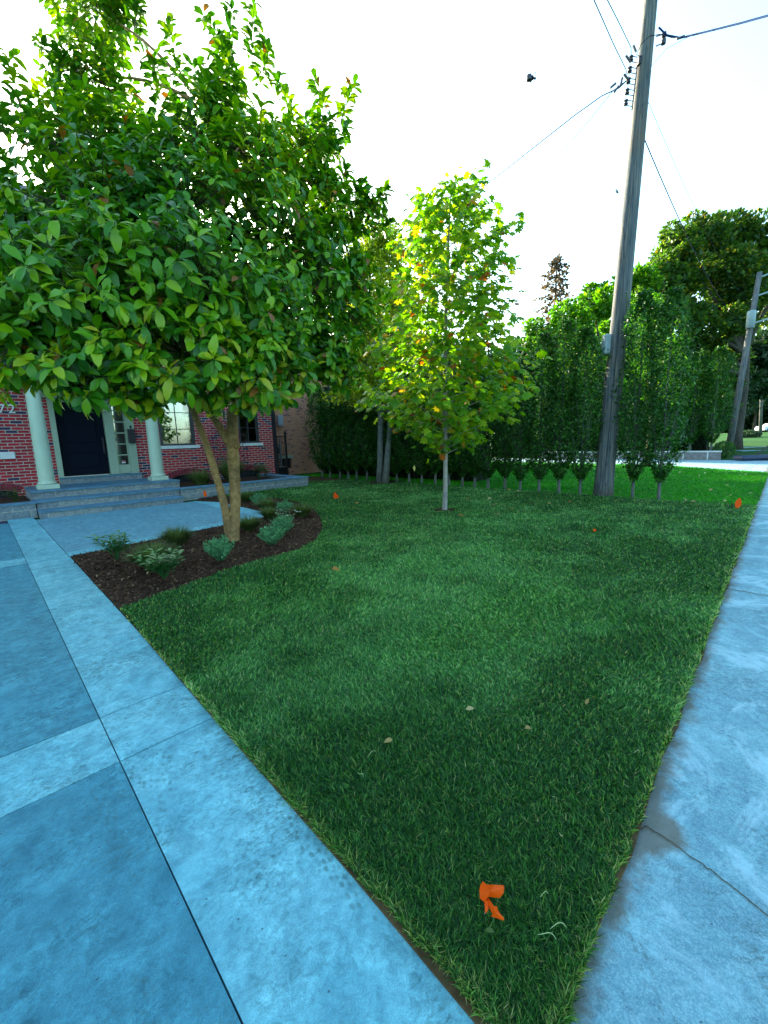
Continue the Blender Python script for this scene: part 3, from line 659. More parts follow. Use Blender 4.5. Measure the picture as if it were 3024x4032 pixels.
# porch columns and porch roof
def column(s, t):
    c = MB(); prof = [(.21, .665), (.215, .69), (.20, .715), (.178, .725), (.178, .75), (.172, 1.6), (.158, 3.0), (.155, 3.28), (.175, 3.30), (.18, 3.34)]
    o = c.lathe(prof, hx(s), t-TF, 32).build('column', M['cream'], house, smooth=True)
    MB().box(hx(s)-.235, hx(s)+.235, t-TF-.235, t-TF+.235, .542, .66, bev=.012).build('column_base', M['cream'], o)
    MB().box(hx(s)-.2, hx(s)+.2, t-TF-.2, t-TF+.2, 3.34, 3.42, bev=.01).build('capital', M['cream'], o)
column(1.26, 14.32); column(3.98, 14.32)
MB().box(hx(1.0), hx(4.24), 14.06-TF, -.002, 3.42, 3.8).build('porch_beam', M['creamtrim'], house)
b = MB(); b.add([(hx(.85), 13.9-TF, 3.802), (hx(4.4), 13.9-TF, 3.802), (hx(4.4), -.002, 3.802), (hx(.85), -.002, 3.802), (hx(.85), 13.9-TF, 3.88), (hx(4.4), 13.9-TF, 3.88), (hx(4.4), -.002, 4.3), (hx(.85), -.002, 4.3)], [[0, 3, 2, 1], [4, 5, 6, 7], [0, 1, 5, 4], [1, 2, 6, 5], [2, 3, 7, 6], [3, 0, 4, 7]]); b.build('porch_roof', M['shingle'], house)
# mailbox
mb = empty('mailbox', W(3.80, TF-.08, 1.72), A, 'slim black wall mailbox beside the front door sidelight', 'mailbox')
MB().box(-.10, .10, -.13, -.02, 0, .42, bev=.012).build('box', M['black'], mb); MB().box(-.11, .11, -.145, -.015, .42, .455, bev=.006).build('lid', M['black'], mb)

# front steps
st = empty('front_steps', W(2.5, 13.5), A, 'three bluestone front steps rising to the porch', 'steps')
def tread(x0, x1, y0, y1, z, name='tread', m='bluestone'): 
    b = MB(); n = max(1, round((x1-x0)/1.3)); w = (x1-x0)/n
    for i in range(n): b.box(x0+i*w+.003, x0+(i+1)*w-.003, y0, y1, z-.045, z, bev=.006)
    return b.build(name, M[m], st)
ox, oy = 2.5, 13.5
def stp(s0, s1, t0, t1, z): 
    MB().box(s0-ox+.02, s1-ox-.02, t0-oy+.03, t1-oy, -.02, z-.046).build('riser', M['stone'], st); tread(s0-ox, s1-ox, t0-oy, t1-oy, z)
stp(.85, 3.98, 12.18, 12.80, .18); stp(.85, 4.1, 12.805, 13.62, .36); stp(.85, 4.42, 13.70, TF-.33, .54); stp(1.72, 3.95, TF-.325, TF-.062, .725)
# planter walls with bluestone caps
def pwall(name, label, s0, s1, t0, t1, h, ret=None, cap='bluestone', wm='stone', gap=None):
    o = empty(name, W((s0+s1)/2, (t0+t1)/2), A, label, 'wall'); cx, cy = (s0+s1)/2, (t0+t1)/2
    b = MB(); b.box(s0-cx, s1-cx, t0-cy, t1-cy, -.02, h-.05)
    if ret: b.box(s1-cx-.3, s1-cx, t1-cy+.001, ret-cy, -.02, h-.05)
    b.build('wall_stone', M[wm], o); c = MB(); n = max(1, round((s1-s0)/1.35)); w = (s1-s0)/n
    if s1-s0 > t1-t0:
        for i in range(n): c.box(s0-cx+i*w+.003, s0-cx+(i+1)*w-.003+(.03 if i == n-1 else 0), t0-cy-.03, t1-cy+.02, h-.049, h, bev=.006)
        if ret: c.box(s1-cx-.32, s1-cx+.03, t1-cy+.022, ret-cy, h-.049, h, bev=.006)
    else:
        n = max(1, round((t1-t0)/1.35)); w = (t1-t0)/n
        for i in range(n): c.box(s0-cx-.03, s1-cx+.03, t0-cy+i*w+.003, t0-cy+(i+1)*w-.003, h-.049, h, bev=.006)
    c.build('cap', M[cap], o); return o
pwall('planter_wall', 'low grey stone planter wall with bluestone cap running right from the steps', 4.104, 8.47, 12.78, 13.08, .36, ret=TF-.3)
pwall('planter_wall', 'low stone planter wall left of the front steps at the photo edge', -6.5, .846, 12.78, 13.08, .36)
b = MB(); b.box(4.44, 8.16, 13.081, TF-.001, -.02, .27).box(-6.5, .845, 13.081, TF-.001, -.02, .27); tag(b.build('planter_soil', M['mulch'], rz=A), kind='structure')

# ------------------------------------------------------------ pink brick neighbour, gate, meters
nh = empty('pink_brick_house', W(12, 19), A, 'pink brick house seen past the corner of the red brick house', 'house')
wall_with_holes(-1.95, 2.8, -.02, 6.6, [(-1.02, -.35, .32, .82)], 0, .3, M['pinkbrick'], 'wall', nh)
MB().box(-1.95, 2.8, -.03, -.002, .0, .95).build('wall', M['pinkbrick'], nh) if False else None
MB().box(-1.95, -1.65, .302, 9, -.02, 6.6).box(2.5, 2.8, .302, 9, -.02, 6.6).build('side_wall', M['pinkbrick'], nh)
w = MB().box(-1.02, -.35, .12, .16, .32, .82).build('basement_window', M['black'], nh)
MB().box(-1.10, -.28, -.05, .05, .825, .97).build('window_head', M['creamtrim'], nh)
b = MB(); b.add([(-2.4, -.5, 6.6), (3.2, -.5, 6.6), (3.2, 9.4, 6.6), (-2.4, 9.4, 6.6), (.4, 2.5, 9.0), (.4, 6.5, 9.0)], [[0, 1, 4], [1, 2, 5, 4], [2, 3, 5], [3, 0, 4, 5], [0, 3, 2, 1]]); b.build('roof', M['shingle'], nh)
g = empty('iron_gate', W(9.3, 16.9), A, 'narrow black iron gate between the two brick houses', 'gate')
b = MB(); b.box(.02, .06, -.02, .02, 0, 1.95).box(.78, .86, -.04, .04, 0, 2.1).box(.06, .78, -.015, .015, 1.86, 1.9).box(.06, .78, -.015, .015, .2, .24); b.build('gate_frame', M['black'], g)
for i in range(7): MB().box(.14+i*.09, .155+i*.09, -.008, .008, .242, 1.858-.0*i).build('bar', M['black'], g)
mt = empty('electric_meter', W(11.0, 18.95, 1.45), A, 'grey electric meter box with conduit on the pink brick wall', 'meter')
MB().box(-.14, .14, -.14, 0, .35, .85, bev=.015).build('meter_box', M['greybox'], mt); MB().lathe([(.09, -.01), (.09, .03), (.05, .06)], 0, 0, 16).build('dial', M['grey'], mt).rotation_euler = (R(90), 0, 0)
mt.children[-1].location = (0, -.14, .65); MB().tube([(0, -.06, .35), (0, -.06, -1.1)], .025, 8).build('conduit', M['grey'], mt)
gm = empty('gas_meter', W(10.72, 18.93, .98), A, 'dark gas meter with bent pipes low on the pink brick wall', 'meter')
MB().box(-.13, .13, -.2, -.03, .1, .4, bev=.03).build('body', M['black'], gm); MB().tube([(-.08, -.1, .4), (-.08, -.1, .55), (.2, -.1, .55), (.2, -.1, -.9)], .022, 8).build('pipe', M['grey'], gm)
ac = empty('air_conditioner', W(9.95, 17.6), A, 'black louvred air conditioner standing low beside the pink brick wall', 'air conditioner')
b = MB(); b.box(-.4, .4, -.35, .35, .02, .10)
for i in range(7): b.box(-.4, .4, -.35, .35, .12+i*.05, .145+i*.05, bev=.006)
b.box(-.36, .36, -.31, .31, .1, .47); b.build('louvres', M['black'], ac); MB().box(-.42, .42, -.37, .37, .48, .51, bev=.01).build('lid', M['grey'], ac)
# pale rendered house behind the row of trees
ph = empty('pale_house', W(17.5, 15), A, 'pale rendered house glimpsed through the dark hedge trees', 'house')
wall_with_holes(-3.2, 3.4, -.02, 6.4, [(-2.2, -1.0, 1, 2.4), (1, 2.4, 1, 2.4)], 0, .3, M['stucco'], 'wall', ph)
MB().box(-3.2, -2.9, .302, 8, -.02, 6.4).box(3.1, 3.4, .302, 8, -.02, 6.4).build('side_wall', M['stucco'], ph)
b = MB(); b.add([(-3.6, -.5, 6.4), (3.8, -.5, 6.4), (3.8, 8.4, 6.4), (-3.6, 8.4, 6.4), (0, 3, 8.6), (0, 5, 8.6)], [[0, 1, 4], [1, 2, 5, 4], [2, 3, 5], [3, 0, 4, 5], [0, 3, 2, 1]]); b.build('roof', M['shingle'], ph)
for x0, x1 in ((-2.2, -1.0), (1, 2.4)): window(x0, x1, 1, 2.4, 2, 2, None, ph)
MB().box(-2.8, 3.0, 1.5, 1.6, .1, 3).build('room_backdrop', M['interior'], ph)
pwall('planter_wall', 'pale stone planter wall across the neighbouring driveway', 28.4, 28.8, 3.8, 12.5, .46, cap='white', wm='stone2') if False else None
M['stone2'] = simple('pale_block_stone', (.24, .22, .22), .8, .2, var=.3, scale=6)
b_ = empty('planter_wall', W(28.5, 3.8), A, 'pale stone planter wall across the neighbouring driveway', 'wall')
MB().box(0, .3, 0, 10, -.02, .40).build('wall_stone', M['stone2'], b_); c = MB()
for i in range(7): c.box(-.03, .33, i*1.42-.03, i*1.42+1.37, .402, .47, bev=.01)
c.build('cap', M['white'], b_); c = MB()
for i in range(9): c.box(-.012, -.001, .5+i*1.1, .56+i*1.1, .0, .40)
c.build('mortar_joint', M['white'], b_)

# ------------------------------------------------------------ trees
def qbez(a, m, b, n): return [a*(1-k)**2+m*2*k*(1-k)+b*k*k for k in [i/n for i in range(n+1)]]
def campt(px, py, Y):   # a real point at forward distance Y (used while laying the crown out)
    d = fw+rt*((px*1.823-1512)/1650)-up*((py*1.823-2016)/1650); return Vector((0, 0, 1.5))+d*(Y/d.y)

def magnolia():
    base = Vector((-2.42, 6.54, 0)); T = empty('magnolia_tree', base, 0, 'large leafy magnolia with a forked trunk in the mulch bed', 'tree')
    B0 = lambda v: v-base
    tr = MB()
    f1 = campt(500, 950, 6.5); f2 = campt(503, 850, 6.5); f3 = campt(500, 600, 6.6)
    tr.tube([base+Vector((0, 0, -.05))-base, B0(base+Vector((.0, 0, .12))), B0(campt(508, 1110, 6.54)), B0(campt(508, 1040, 6.52)), B0(f1), B0(f2), B0(campt(497, 740, 6.55)), B0(f3), B0(campt(470, 420, 6.8)), B0(campt(440, 230, 6.9))], [.125, .092, .085, .080, .092, .075, .070, .062, .045, .025], 16)
    l1 = campt(490, 1105, 6.47); l2 = campt(462, 1010, 6.4); l3 = campt(435, 925, 6.3); l4 = campt(390, 830, 6.1); l5 = campt(300, 700, 5.8)
    tr.tube([B0(base+Vector((-.05, -.02, .02))), B0(l1), B0(l2), B0(l3), B0(l4), B0(l5)], [.085, .062, .052, .047, .040, .03], 12)
    k1 = campt(500, 970, 6.5); k2 = campt(472, 915, 6.45); k3 = campt(440, 872, 6.35); k4 = campt(360, 780, 6.0); k5 = campt(200, 640, 5.8)
    tr.tube([B0(k1), B0(k2), B0(k3), B0(k4), B0(k5)], [.07, .06, .052, .042, .028], 12)
    for c, r_ in ((campt(512, 962, 6.42), .034), (campt(515, 1035, 6.43), .022), (campt(466, 905, 6.36), .03), (campt(498, 1110, 6.43), .024)):   # pruned knots
        tr.tube([B0(c)+Vector((0, .05, 0)), B0(c)+Vector((0, -.005, 0)), B0(c)+Vector((0, -.012, 0)), B0(c)+Vector((0, .0, 0))], [r_*1.6, r_*1.5, r_, r_*.7], 10)
    LB = [(200, 170, 82, 7.4, 1), (210, 30, 72, 7.6, 1), (150, 300, 85, 6.9, 1), (250, 310, 85, 6.5, 1), (445, 285, 98, 6.4, 1), (475, 195, 48, 6.7, 1), (552, 350, 94, 6.1, 1.1), (640, 350, 70, 7.0, 1),
          (705, 290, 42, 7.2, .8), (700, 440, 78, 7.0, 1), (700, 560, 95, 6.8, 1), (785, 470, 45, 7.2, .8), (590, 520, 120, 6.0, 1.1), (640, 640, 130, 6.0, 1.2), (700, 740, 85, 6.2, 1),
          (50, 510, 125, 5.2, 1.2), (70, 620, 170, 4.4, 1.5), (40, 740, 108, 4.2, 1.3), (220, 480, 160, 5.1, 1.3), (240, 640, 170, 4.3, 1.5), (230, 780, 110, 4.1, 1.2), (400, 470, 150, 5.5, 1.2), (410, 620, 160, 4.6, 1.4),
          (390, 770, 120, 4.3, 1.2), (540, 690, 130, 5.0, 1.2), (540, 800, 90, 4.7, 1.), (620, 790, 80, 5.3, .9), (-120, 560, 170, 4.9, .7), (-110, 720, 130, 4.4, .6), (340, 420, 110, 6.6, .8), (150, 420, 60, 5.6, .7), (450, 850, 45, 4.8, .5), (140, 825, 40, 4.2, .5), (300, 850, 45, 4.3, .6), (770, 600, 60, 6.9, .6), (780, 690, 55, 6.6, .5), (730, 800, 50, 6.2, .5)]
    nodes = [campt(497, 740, 6.55), f3, campt(470, 420, 6.8), campt(440, 230, 6.9), k4, k5, l4, l5, f2]
    P = []; D = []; tw = MB()
    center = campt(400, 560, 6.2)
    for (cx, cy, rp, Y, wgt) in LB:
        c = campt(cx, cy, Y); rad = rp*1.823/1650*Y
        nd = min(nodes, key=lambda q: (q-c).length+max(0, q.z-c.z)*1.5)
        tr.tube([B0(q) for q in qbez(nd, (nd+c)/2+Vector((0, 0, .15*(c-nd).length)), c, 6)], [.036, .032, .027, .022, .018, .014, .010], 7)
        n = int(18+195*rad*rad*wgt*(1.25 if Y > 6 else 1))
        for i in range(n):
            d = Vector(rng.normal(size=3)).normalized(); rr = rad*(.45+.6*rng.random())
            p = c+Vector((d.x, d.y, d.z*.92))*rr
            out = (p-c).normalized()*.7+(p-center).normalized()*.5+Vector((0, 0, .45))+Vector(rng.normal(size=3))*.25
            out.normalize(); P.append(p); D.append(out)
            a = c+(p-c)*.25; tw.tube([B0(a), B0((a+p)/2-Vector((0, 0, .03))), B0(p)], [.006, .005, .0035], 3, caps=False)
    # upright shoots against the sky
    for (x0, y0, x1, y1, Y) in [(545, 150, 548, -10, 6.7), (500, 160, 440, 30, 6.7), (400, 190, 362, 50, 6.5), (345, 215, 330, 120, 6.5), (700, 250, 680, 170, 7.2), (735, 270, 762, 185, 7.2), (60, 330, 20, 120, 5.6), (30, 300, -10, 230, 5.6), (150, 110, 105, -10, 7.4), (290, 60, 300, -30, 7.4), (250, 40, 215, -60, 7.5), (480, 140, 500, 20, 6.7), (560, 200, 580, 100, 6.7), (800, 430, 835, 410, 7.2), (790, 440, 770, 390, 7.2), (800, 500, 850, 480, 7.2), (640, 290, 600, 170, 6.8)]:
        a, b2 = campt(x0, y0, Y), campt(x1, y1, Y); mid = (a+b2)/2+Vector(rng.normal(size=3))*.05
        q = qbez(a, mid, b2, 7); tw.tube([B0(v) for v in q], [.009-.0008*i for i in range(8)], 4)
        for v in q[2:]:
            for _ in range(1): P.append(v); D.append(((b2-a).normalized()+Vector(rng.normal(size=3))*.15))
    P = np.array([tuple(v) for v in P]); D = nrm(np.array([tuple(v) for v in D])); n = len(P)
    # rosettes of leaves round each shoot tip
    LP = []; LD = []; LN = []; LS = []; DR = []
    Uo = nrm(np.cross(D, rdir(n))); Vo = np.cross(D, Uo)
    for k in range(8):
        ang = k*2.4+rng.uniform(0, .8, n)+np.arange(n)*1.7; tilt = rng.uniform(.55, 1.5, n)
        rad_ = Uo*np.cos(ang)[:, None]+Vo*np.sin(ang)[:, None]
        d = D*np.cos(tilt)[:, None]+rad_*np.sin(tilt)[:, None]; d[:, 2] -= rng.uniform(0, .45, n)*(P[:, 2] < 4.2)
        nn = D*.8+np.array([0, -.1, .75])+rdir(n)*.35; keep = rng.random(n) < .88
        LP.append((P-D*(k*.012)+nrm(d)*.01)[keep]); LD.append(d[keep]); LN.append(nn[keep]); LS.append(rng.uniform(.10, .18, n)[keep]); DR.append(rng.uniform(-.15, .6, n)[keep])
    LP, LD, LN, LS, DR = map(np.concatenate, (LP, LD, LN, LS, DR))
    rn = np.clip(rng.random(len(LP))**1.3*.85+.22*vnoise(LP[:, 0]*1.5, LP[:, 2]*1.5, 8)+.03, 0, .93)
    # yellower on the lowest branches, a scatter of brown leaves
    low = np.clip((2.7-LP[:, 2])/.9, 0, 1); rn = np.where(rng.random(len(rn)) < .5*low, .93+.03*rng.random(len(rn)), rn); rn = np.where(rng.random(len(rn)) < .012, 1.0, rn)
    me = leafmesh('crown', LP-np.array(base), LD, LN, LS, LONG, rn, DR); cr = linkmesh('crown', me, M['lf_mag'], T)
    to_ = tr.build('trunk', M['bark_smooth'], T, smooth=True); sm = to_.modifiers.new('subdivision', 'SUBSURF'); sm.levels = sm.render_levels = 2; tx = bpy.data.textures.new('bark_relief', 'CLOUDS'); tx.noise_scale = .11; dm = to_.modifiers.new('relief', 'DISPLACE'); dm.texture = tx; dm.strength = .022; dm.mid_level = .5; tw.build('twigs', M['twig'], T); print('magnolia leaves', len(LP))
magnolia()

def ring_soil(name, c, r, label):
    b = MB(); n = 40; b.add([(c.x, c.y, .045)]+[(c.x+r*(1+.12*math.sin(k*1.7)+.05*math.sin(k*4.1))*math.cos(2*math.pi*k/n), c.y+r*(1+.1*math.sin(k*2.3))*math.sin(2*math.pi*k/n), .028) for k in range(n)], [[0, 1+k, 1+(k+1) % n] for k in range(n)])
    return tag(b.build(name, M['mulch']), kind='structure')

def tulip():
    base = Vector((1.29, 8.78, 0)); T = empty('young_tulip_tree', base, 0, 'slender young tree with yellow green lobed leaves standing alone on the lawn', 'tree')
    X = lambda px, py, Y=8.78: campt(px, py, Y)-base
    tr = MB(); tr.tube([Vector((0, 0, -.03)), Vector((0, 0, .06)), X(962, 1050), X(962, 960), X(961, 850), X(963, 700), X(967, 550), X(972, 450), X(975, 385)], [.075, .055, .048, .045, .040, .033, .024, .014, .006], 12)
    P = []; tw = MB(); prof = [(375, 8), (415, 74), (455, 94), (550, 112), (650, 118), (720, 125), (800, 160), (860, 175), (910, 165), (955, 95)]
    def hw(py):
        for (a, wa), (b2, wb) in zip(prof[:-1], prof[1:]):
            if a <= py <= b2: return wa+(wb-wa)*(py-a)/(b2-a)
        return 20
    for i in range(120):
        py0 = 398+562*((i+.5)/120)**.85; a = i*2.399; w = hw(py0)*1.823/1650*8.78*rng.uniform(.55, 1.2)
        o = X(965, py0+25); tip = o+Vector((math.cos(a)*w, math.sin(a)*w, .32*w+.1)); q = qbez(o, (o+tip)/2+Vector((0, 0, -.05)), tip, 5)
        tw.tube(q, [.011, .009, .0075, .006, .005, .003], 4, caps=False)
        m = int(9+24*w)
        for j in range(m):
            k = rng.uniform(.35, 1.05)
            p = o+(tip-o)*k+Vector(rng.normal(size=3))*.09; P.append(tuple(p))
    for i in range(26): P.append(tuple(X(975+rng.normal()*22, rng.uniform(390, 450))))
    P = np.array(P); n = len(P); D = nrm(P*np.array([1, 1, 0])+rdir(n)*.5*1.0)*1.0; D[:, 2] -= rng.uniform(0, .9, n); N = np.tile([0, -.25, 1.], (n, 1))+rdir(n)*.75
    me = leafmesh('crown', P, D, N, rng.uniform(.10, .185, n), LOBED, np.clip(rng.random(n)**.9, 0, 1)); linkmesh('crown', me, M['lf_tul'], T)
    tr.build('trunk', M['bark_pale'], T, smooth=True); tw.build('branches', M['bark_pale'], T); ring_soil('tree_ring_soil', base, .32, ''); print('tulip', n)
tulip()

# row of clipped columnar trees along the side boundary
HP = [(11.1, 15.6), (11.12, 15.0), (11.12, 14.3), (11.12, 13.75), (11.12, 13.2), (11.15, 12.6), (11.13, 11.95), (11.12, 11.4), (11.12, 10.9), (11.2, 10.35), (11.15, 9.7), (11.15, 9.1), (11.1, 8.49), (11.1, 7.95), (10.98, 7.4), (10.9, 6.87), (11.05, 6.4), (10.85, 5.81), (10.85, 5.25), (10.88, 4.72), (10.98, 4.22), (11.1, 3.05), (11.05, 2.5)]
def hedge_parts(seed, n=6500, H=4.5, rad=.46):
    r = np.random.default_rng(seed); tr = MB()
    tr.tube([(0, 0, -.02), (0, 0, .05), (.01, 0, .45), (0, .02, 1.2), (0, 0, 2.6), (0, 0, H-.3)], [.055, .042, .036, .03, .02, .008], 8)
    for i in range(9):
        a = r.uniform(0, 6.28); z = .42+.12*i; w = rad*r.uniform(.5, .95)
        tr.tube([(0, 0, z), (math.cos(a)*w*.6, math.sin(a)*w*.6, z+.45), (math.cos(a)*w, math.sin(a)*w, z+1.4)], [.014, .011, .005], 5, caps=False)
    z = .42+(H-.42)*r.random(n)**.95; f = np.clip((z-.38)/.7, .12, 1)*np.clip((H+.1-z)/.9, .25, 1)
    a = r.uniform(0, 2*math.pi, n); cl = 1+.22*np.sin(a*3+z*3.1+seed)+.15*np.sin(a*5-z*5)
    rr = rad*f*cl*np.sqrt(.25+.75*r.random(n)); P = np.stack([rr*np.cos(a), rr*np.sin(a), z], 1)
    out = np.stack([np.cos(a), np.sin(a), np.zeros(n)], 1); rd = nrm(r.normal(size=(n, 3)))
    D = out*.6+rd*.8+np.array([0, 0, .2]); N = out*.7+np.array([0, 0, .6])+rd*.6; S = r.uniform(.055, .105, n); rn = r.random(n)*.9
    # soft upright shoots with paler leaves
    for i in range(16):
        aa = r.uniform(0, 6.28); q = rad*r.uniform(.2, .95); z0 = r.uniform(2.0, H-.2); L = r.uniform(.4, .8); m = 11
        x, y = q*math.cos(aa), q*math.sin(aa); tr.tube([(x, y, z0), (x+.02, y, z0+L)], [.004, .002], 3, caps=False)
        pz = np.linspace(z0, z0+L, m); Pn = np.stack([np.full(m, x)+r.normal(size=m)*.01, np.full(m, y), pz], 1)
        dd = nrm(r.normal(size=(m, 3)))*np.array([1, 1, .3])+np.array([0, 0, .3]); P = np.vstack([P, Pn]); D = np.vstack([D, dd]); N = np.vstack([N, out[:m]+np.array([0, 0, .8])]); S = np.concatenate([S, r.uniform(.05, .08, m)]); rn = np.concatenate([rn, r.uniform(.9, 1, m)])
    cm = leafmesh('crown', P, D, N, S, SMALL, rn); cm.materials.append(M['lf_hedge'])
    me = bpy.data.meshes.new('trunk'); me.from_pydata(tr.v, [], tr.f); me.materials.append(M['bark_grey']); me.polygons.foreach_set('use_smooth', [True]*len(tr.f)); me.update()
    return cm, me
HV = [hedge_parts(s) for s in (1, 2, 3, 4)]
def hedge_tree(name, loc, v, rz, sc, label, group, cat='tree'):
    T = empty(name, loc, rz, label, cat, group); T.scale = sc
    for nm, me in (('crown', v[0]), ('trunk', v[1])):
        o = bpy.data.objects.new(nm, me); COL.objects.link(o); o.parent = T
    return T
for i, (s, t) in enumerate(HP):
    nd = len(HP)-i
    ORD = ['first', 'second', 'third', 'fourth', 'fifth', 'sixth', 'seventh', 'eighth', 'ninth', 'tenth', 'eleventh', 'twelfth', 'thirteenth', 'fourteenth', 'fifteenth', 'sixteenth', 'seventeenth', 'eighteenth', 'nineteenth', 'twentieth', 'twenty-first']
    lb = {1: 'clipped columnar tree at the near end of the row, farther right of the utility pole', 2: 'clipped columnar tree touching the right side of the utility pole'}.get(nd) or ORD[nd-3]+' clipped columnar tree to the left of the near utility pole'
    if i == 0: lb = 'last clipped columnar tree at the far left end of the row, by the pink brick'
    k = rng.uniform(.93, 1.07); wd_ = 1.0 if i < 17 else (.88 if i > 20 else .9)
    hedge_tree('hedge_tree', W(s, t), HV[i % 4], rng.uniform(0, 6.28), (k*wd_*1.1, k*wd_*1.1, (1.04 if i > 20 else .90)*rng.uniform(.86, 1.08)), lb, 'clipped columnar trees in a row along the side of the lawn')
for i in range(11):
    hedge_tree('hedge_tree', W(29.1, 4.3+i*.95, .38), HV[i % 4], rng.uniform(0, 6.28), (1.5, 1.5, 1.28*rng.uniform(.9, 1.05)), ORD[i]+' columnar tree from the right end of the hedge on the pale planter wall', 'columnar trees above the planter wall across the driveway')

def shrub_round(name, loc, r, h, n, mat, label, cat='shrub', leaf=.05, tmpl=SMALL, group=None, trunk=None):
    T = empty(name, loc, 0, label, cat, group)
    d = rdir(n); rad_ = (.7+.3*rng.random(n))[:, None]; P = d*rad_*np.array([r, r, h/2])+np.array([0, 0, h/2+.03])
    P[:, 2] = np.maximum(P[:, 2], .02)
    me = leafmesh('foliage', P, d+rdir(n)*.8, d+np.array([0, 0, .5]), rng.uniform(.6, 1.2, n)*leaf, tmpl); linkmesh('foliage', me, M[mat], T)
    b = MB(); [b.tube([(0, 0, 0), (math.cos(a)*r*.3, math.sin(a)*r*.3, h*.4), (math.cos(a)*r*.6, math.sin(a)*r*.6, h*.8)], [.02*r+.004, .012*r+.003, .004], 5) for a in np.arange(0, 6.28, 1.05)]
    b.build('stems', M['twig'], T); return T

def dense_hedge(name, s0, s1, t0, t1, h, n, mat, label):
    T = empty(name, W((s0+s1)/2, (t0+t1)/2), A, label, 'hedge'); w, d = (s1-s0)/2, (t1-t0)/2
    MB().box(-w*.75, w*.75, -d*.98, d*.98, 0, h*.93).build('dark_shade_core', M['hedgecore'], T)  # solid dark box added to paint the shade inside the foliage
    P = np.stack([rng.uniform(-w, w, n), rng.uniform(-d, d, n), rng.uniform(.03, h, n)], 1); f = rng.random(n) < .75; P[f, 0] = np.sign(rng.uniform(-1, 1, f.sum()))*w*(.8+.2*rng.random(f.sum())+.25*vnoise(P[f, 1]*2, P[f, 2]*2, 6)); P[~f, 2] = h*(.93+.08*rng.random((~f).sum())+.06*vnoise(P[~f, 1]*2, P[~f, 0]*2, 6))
    me = leafmesh('foliage', P, rdir(n), rdir(n)+np.array([0, 0, .7]), rng.uniform(.07, .13, n), SMALL); linkmesh('foliage', me, M[mat], T); return T
M['hedgecore'] = simple('dark_shade_core', (.012, .02, .01), .95, .1, var=.5, scale=6)  # near-black colour for the painted shade of the hedge core
def big_tree(name, loc, lobes, trunk_h, tr_r, mat, leaf, dens, label, tmpl=TINY, bark_='bark_dark', stems=1, core=.35, flat=.85):
    """lobes: (dx,dy,z,radius) relative to the base"""
    T = empty(name, loc, 0, label, 'tree'); tr = MB(); P = []; O = []
    top = Vector((0, 0, trunk_h)); tr.tube([(0, 0, -.1), (0, 0, .15*trunk_h), (.02*trunk_h, 0, trunk_h*.6), tuple(top)], [tr_r*1.35, tr_r, tr_r*.85, tr_r*.7], 12)
    for (dx, dy, z, r) in lobes:
        c = Vector((dx, dy, z)); st_ = Vector((0, 0, min(trunk_h, z)*.9))
        q = qbez(st_, Vector((dx*.3, dy*.3, (st_.z+z)/2+.1*r)), c, 5); tr.tube(q, [tr_r*.5*(1-.16*i) for i in range(6)], 6, caps=False)
        n = int(dens*r*r); nc = max(5, int(7*r)); cc = rdir(nc)*r*(.55+.4*rng.random(nc))[:, None]*np.array([1, 1, flat]); cr = r*rng.uniform(.3, .48, nc)
        for j in range(5): e = Vector(cc[j])+c; tr.tube([tuple(c), tuple((c+e)/2), tuple(e)], [tr_r*.1+.01, tr_r*.07+.008, .006], 4, caps=False)
        w = rng.integers(0, nc, n); d = rdir(n); p = np.array(c)+cc[w]+d*(cr[w]*(.55+.5*rng.random(n)))[:, None]*np.array([1, 1, .75])
        P.append(p); O.append(d)
    P = np.vstack(P); O = np.vstack(O); n = len(P)
    me = leafmesh('crown', P, O+rdir(n)*.8, O*.6+np.array([0, 0, .7])+rdir(n)*.4, rng.uniform(.7, 1.3, n)*leaf, tmpl); linkmesh('crown', me, M[mat], T)
    tr.build('trunk', M[bark_], T, smooth=True); print(name, n); return T
def lob(px, py, rp, Y, base):
    c = campt(px, py, Y); return (c.x-base.x, c.y-base.y, c.z, rp*1.823/1650*Y)
# big dark maple on the right
bs = Vector((27.5, 33, 0)); LBS = [(1420, 600, 50, 31), (1450, 540, 55, 32), (1500, 520, 50, 33), (1560, 515, 50, 34), (1610, 530, 50, 34), (1660, 560, 60, 34), (1460, 630, 60, 32), (1530, 600, 65, 33), (1600, 620, 65, 33), (1660, 640, 55, 34), (1480, 710, 55, 32), (1550, 710, 60, 33), (1530, 790, 55, 33), (1470, 790, 40, 32), (1580, 780, 45, 34), (1395, 600, 32, 31), (1425, 690, 50, 32), (1420, 770, 50, 32), (1560, 850, 40, 33), (1720, 580, 70, 35)]
big_tree('maple_tree', bs, [lob(*l, bs) for l in LBS], 8, .45, 'lf_big', .34, 640, 'huge dark spreading tree behind the far utility pole at right')
# bright green mid trees behind the pole
bs = campt(1300, 985, 17.5); bs.z = 0; L2 = [(1180, 700, 45, 17), (1230, 670, 50, 17), (1280, 655, 45, 17), (1210, 760, 55, 16.5), (1290, 740, 55, 17), (1330, 680, 40, 17.5), (1160, 760, 35, 16.5), (1300, 820, 50, 17.5)]
big_tree('green_tree', bs, [lob(*l, bs) for l in L2], 3.2, .14, 'lf_bright', .17, 1500, 'bright green rounded tree rising behind the hedge row left of the near pole')
bs = campt(1400, 985, 19); bs.z = 0; L2 = [(1395, 685, 38, 19), (1365, 715, 42, 19), (1425, 740, 36, 19), (1400, 790, 46, 19), (1450, 790, 28, 19), (1350, 665, 32, 19), (1440, 850, 35, 19)]
big_tree('green_tree', bs, [lob(*l, bs) for l in L2], 3.2, .14, 'lf_bright', .17, 1500, 'bright green rounded tree directly right of the near pole behind the hedge')
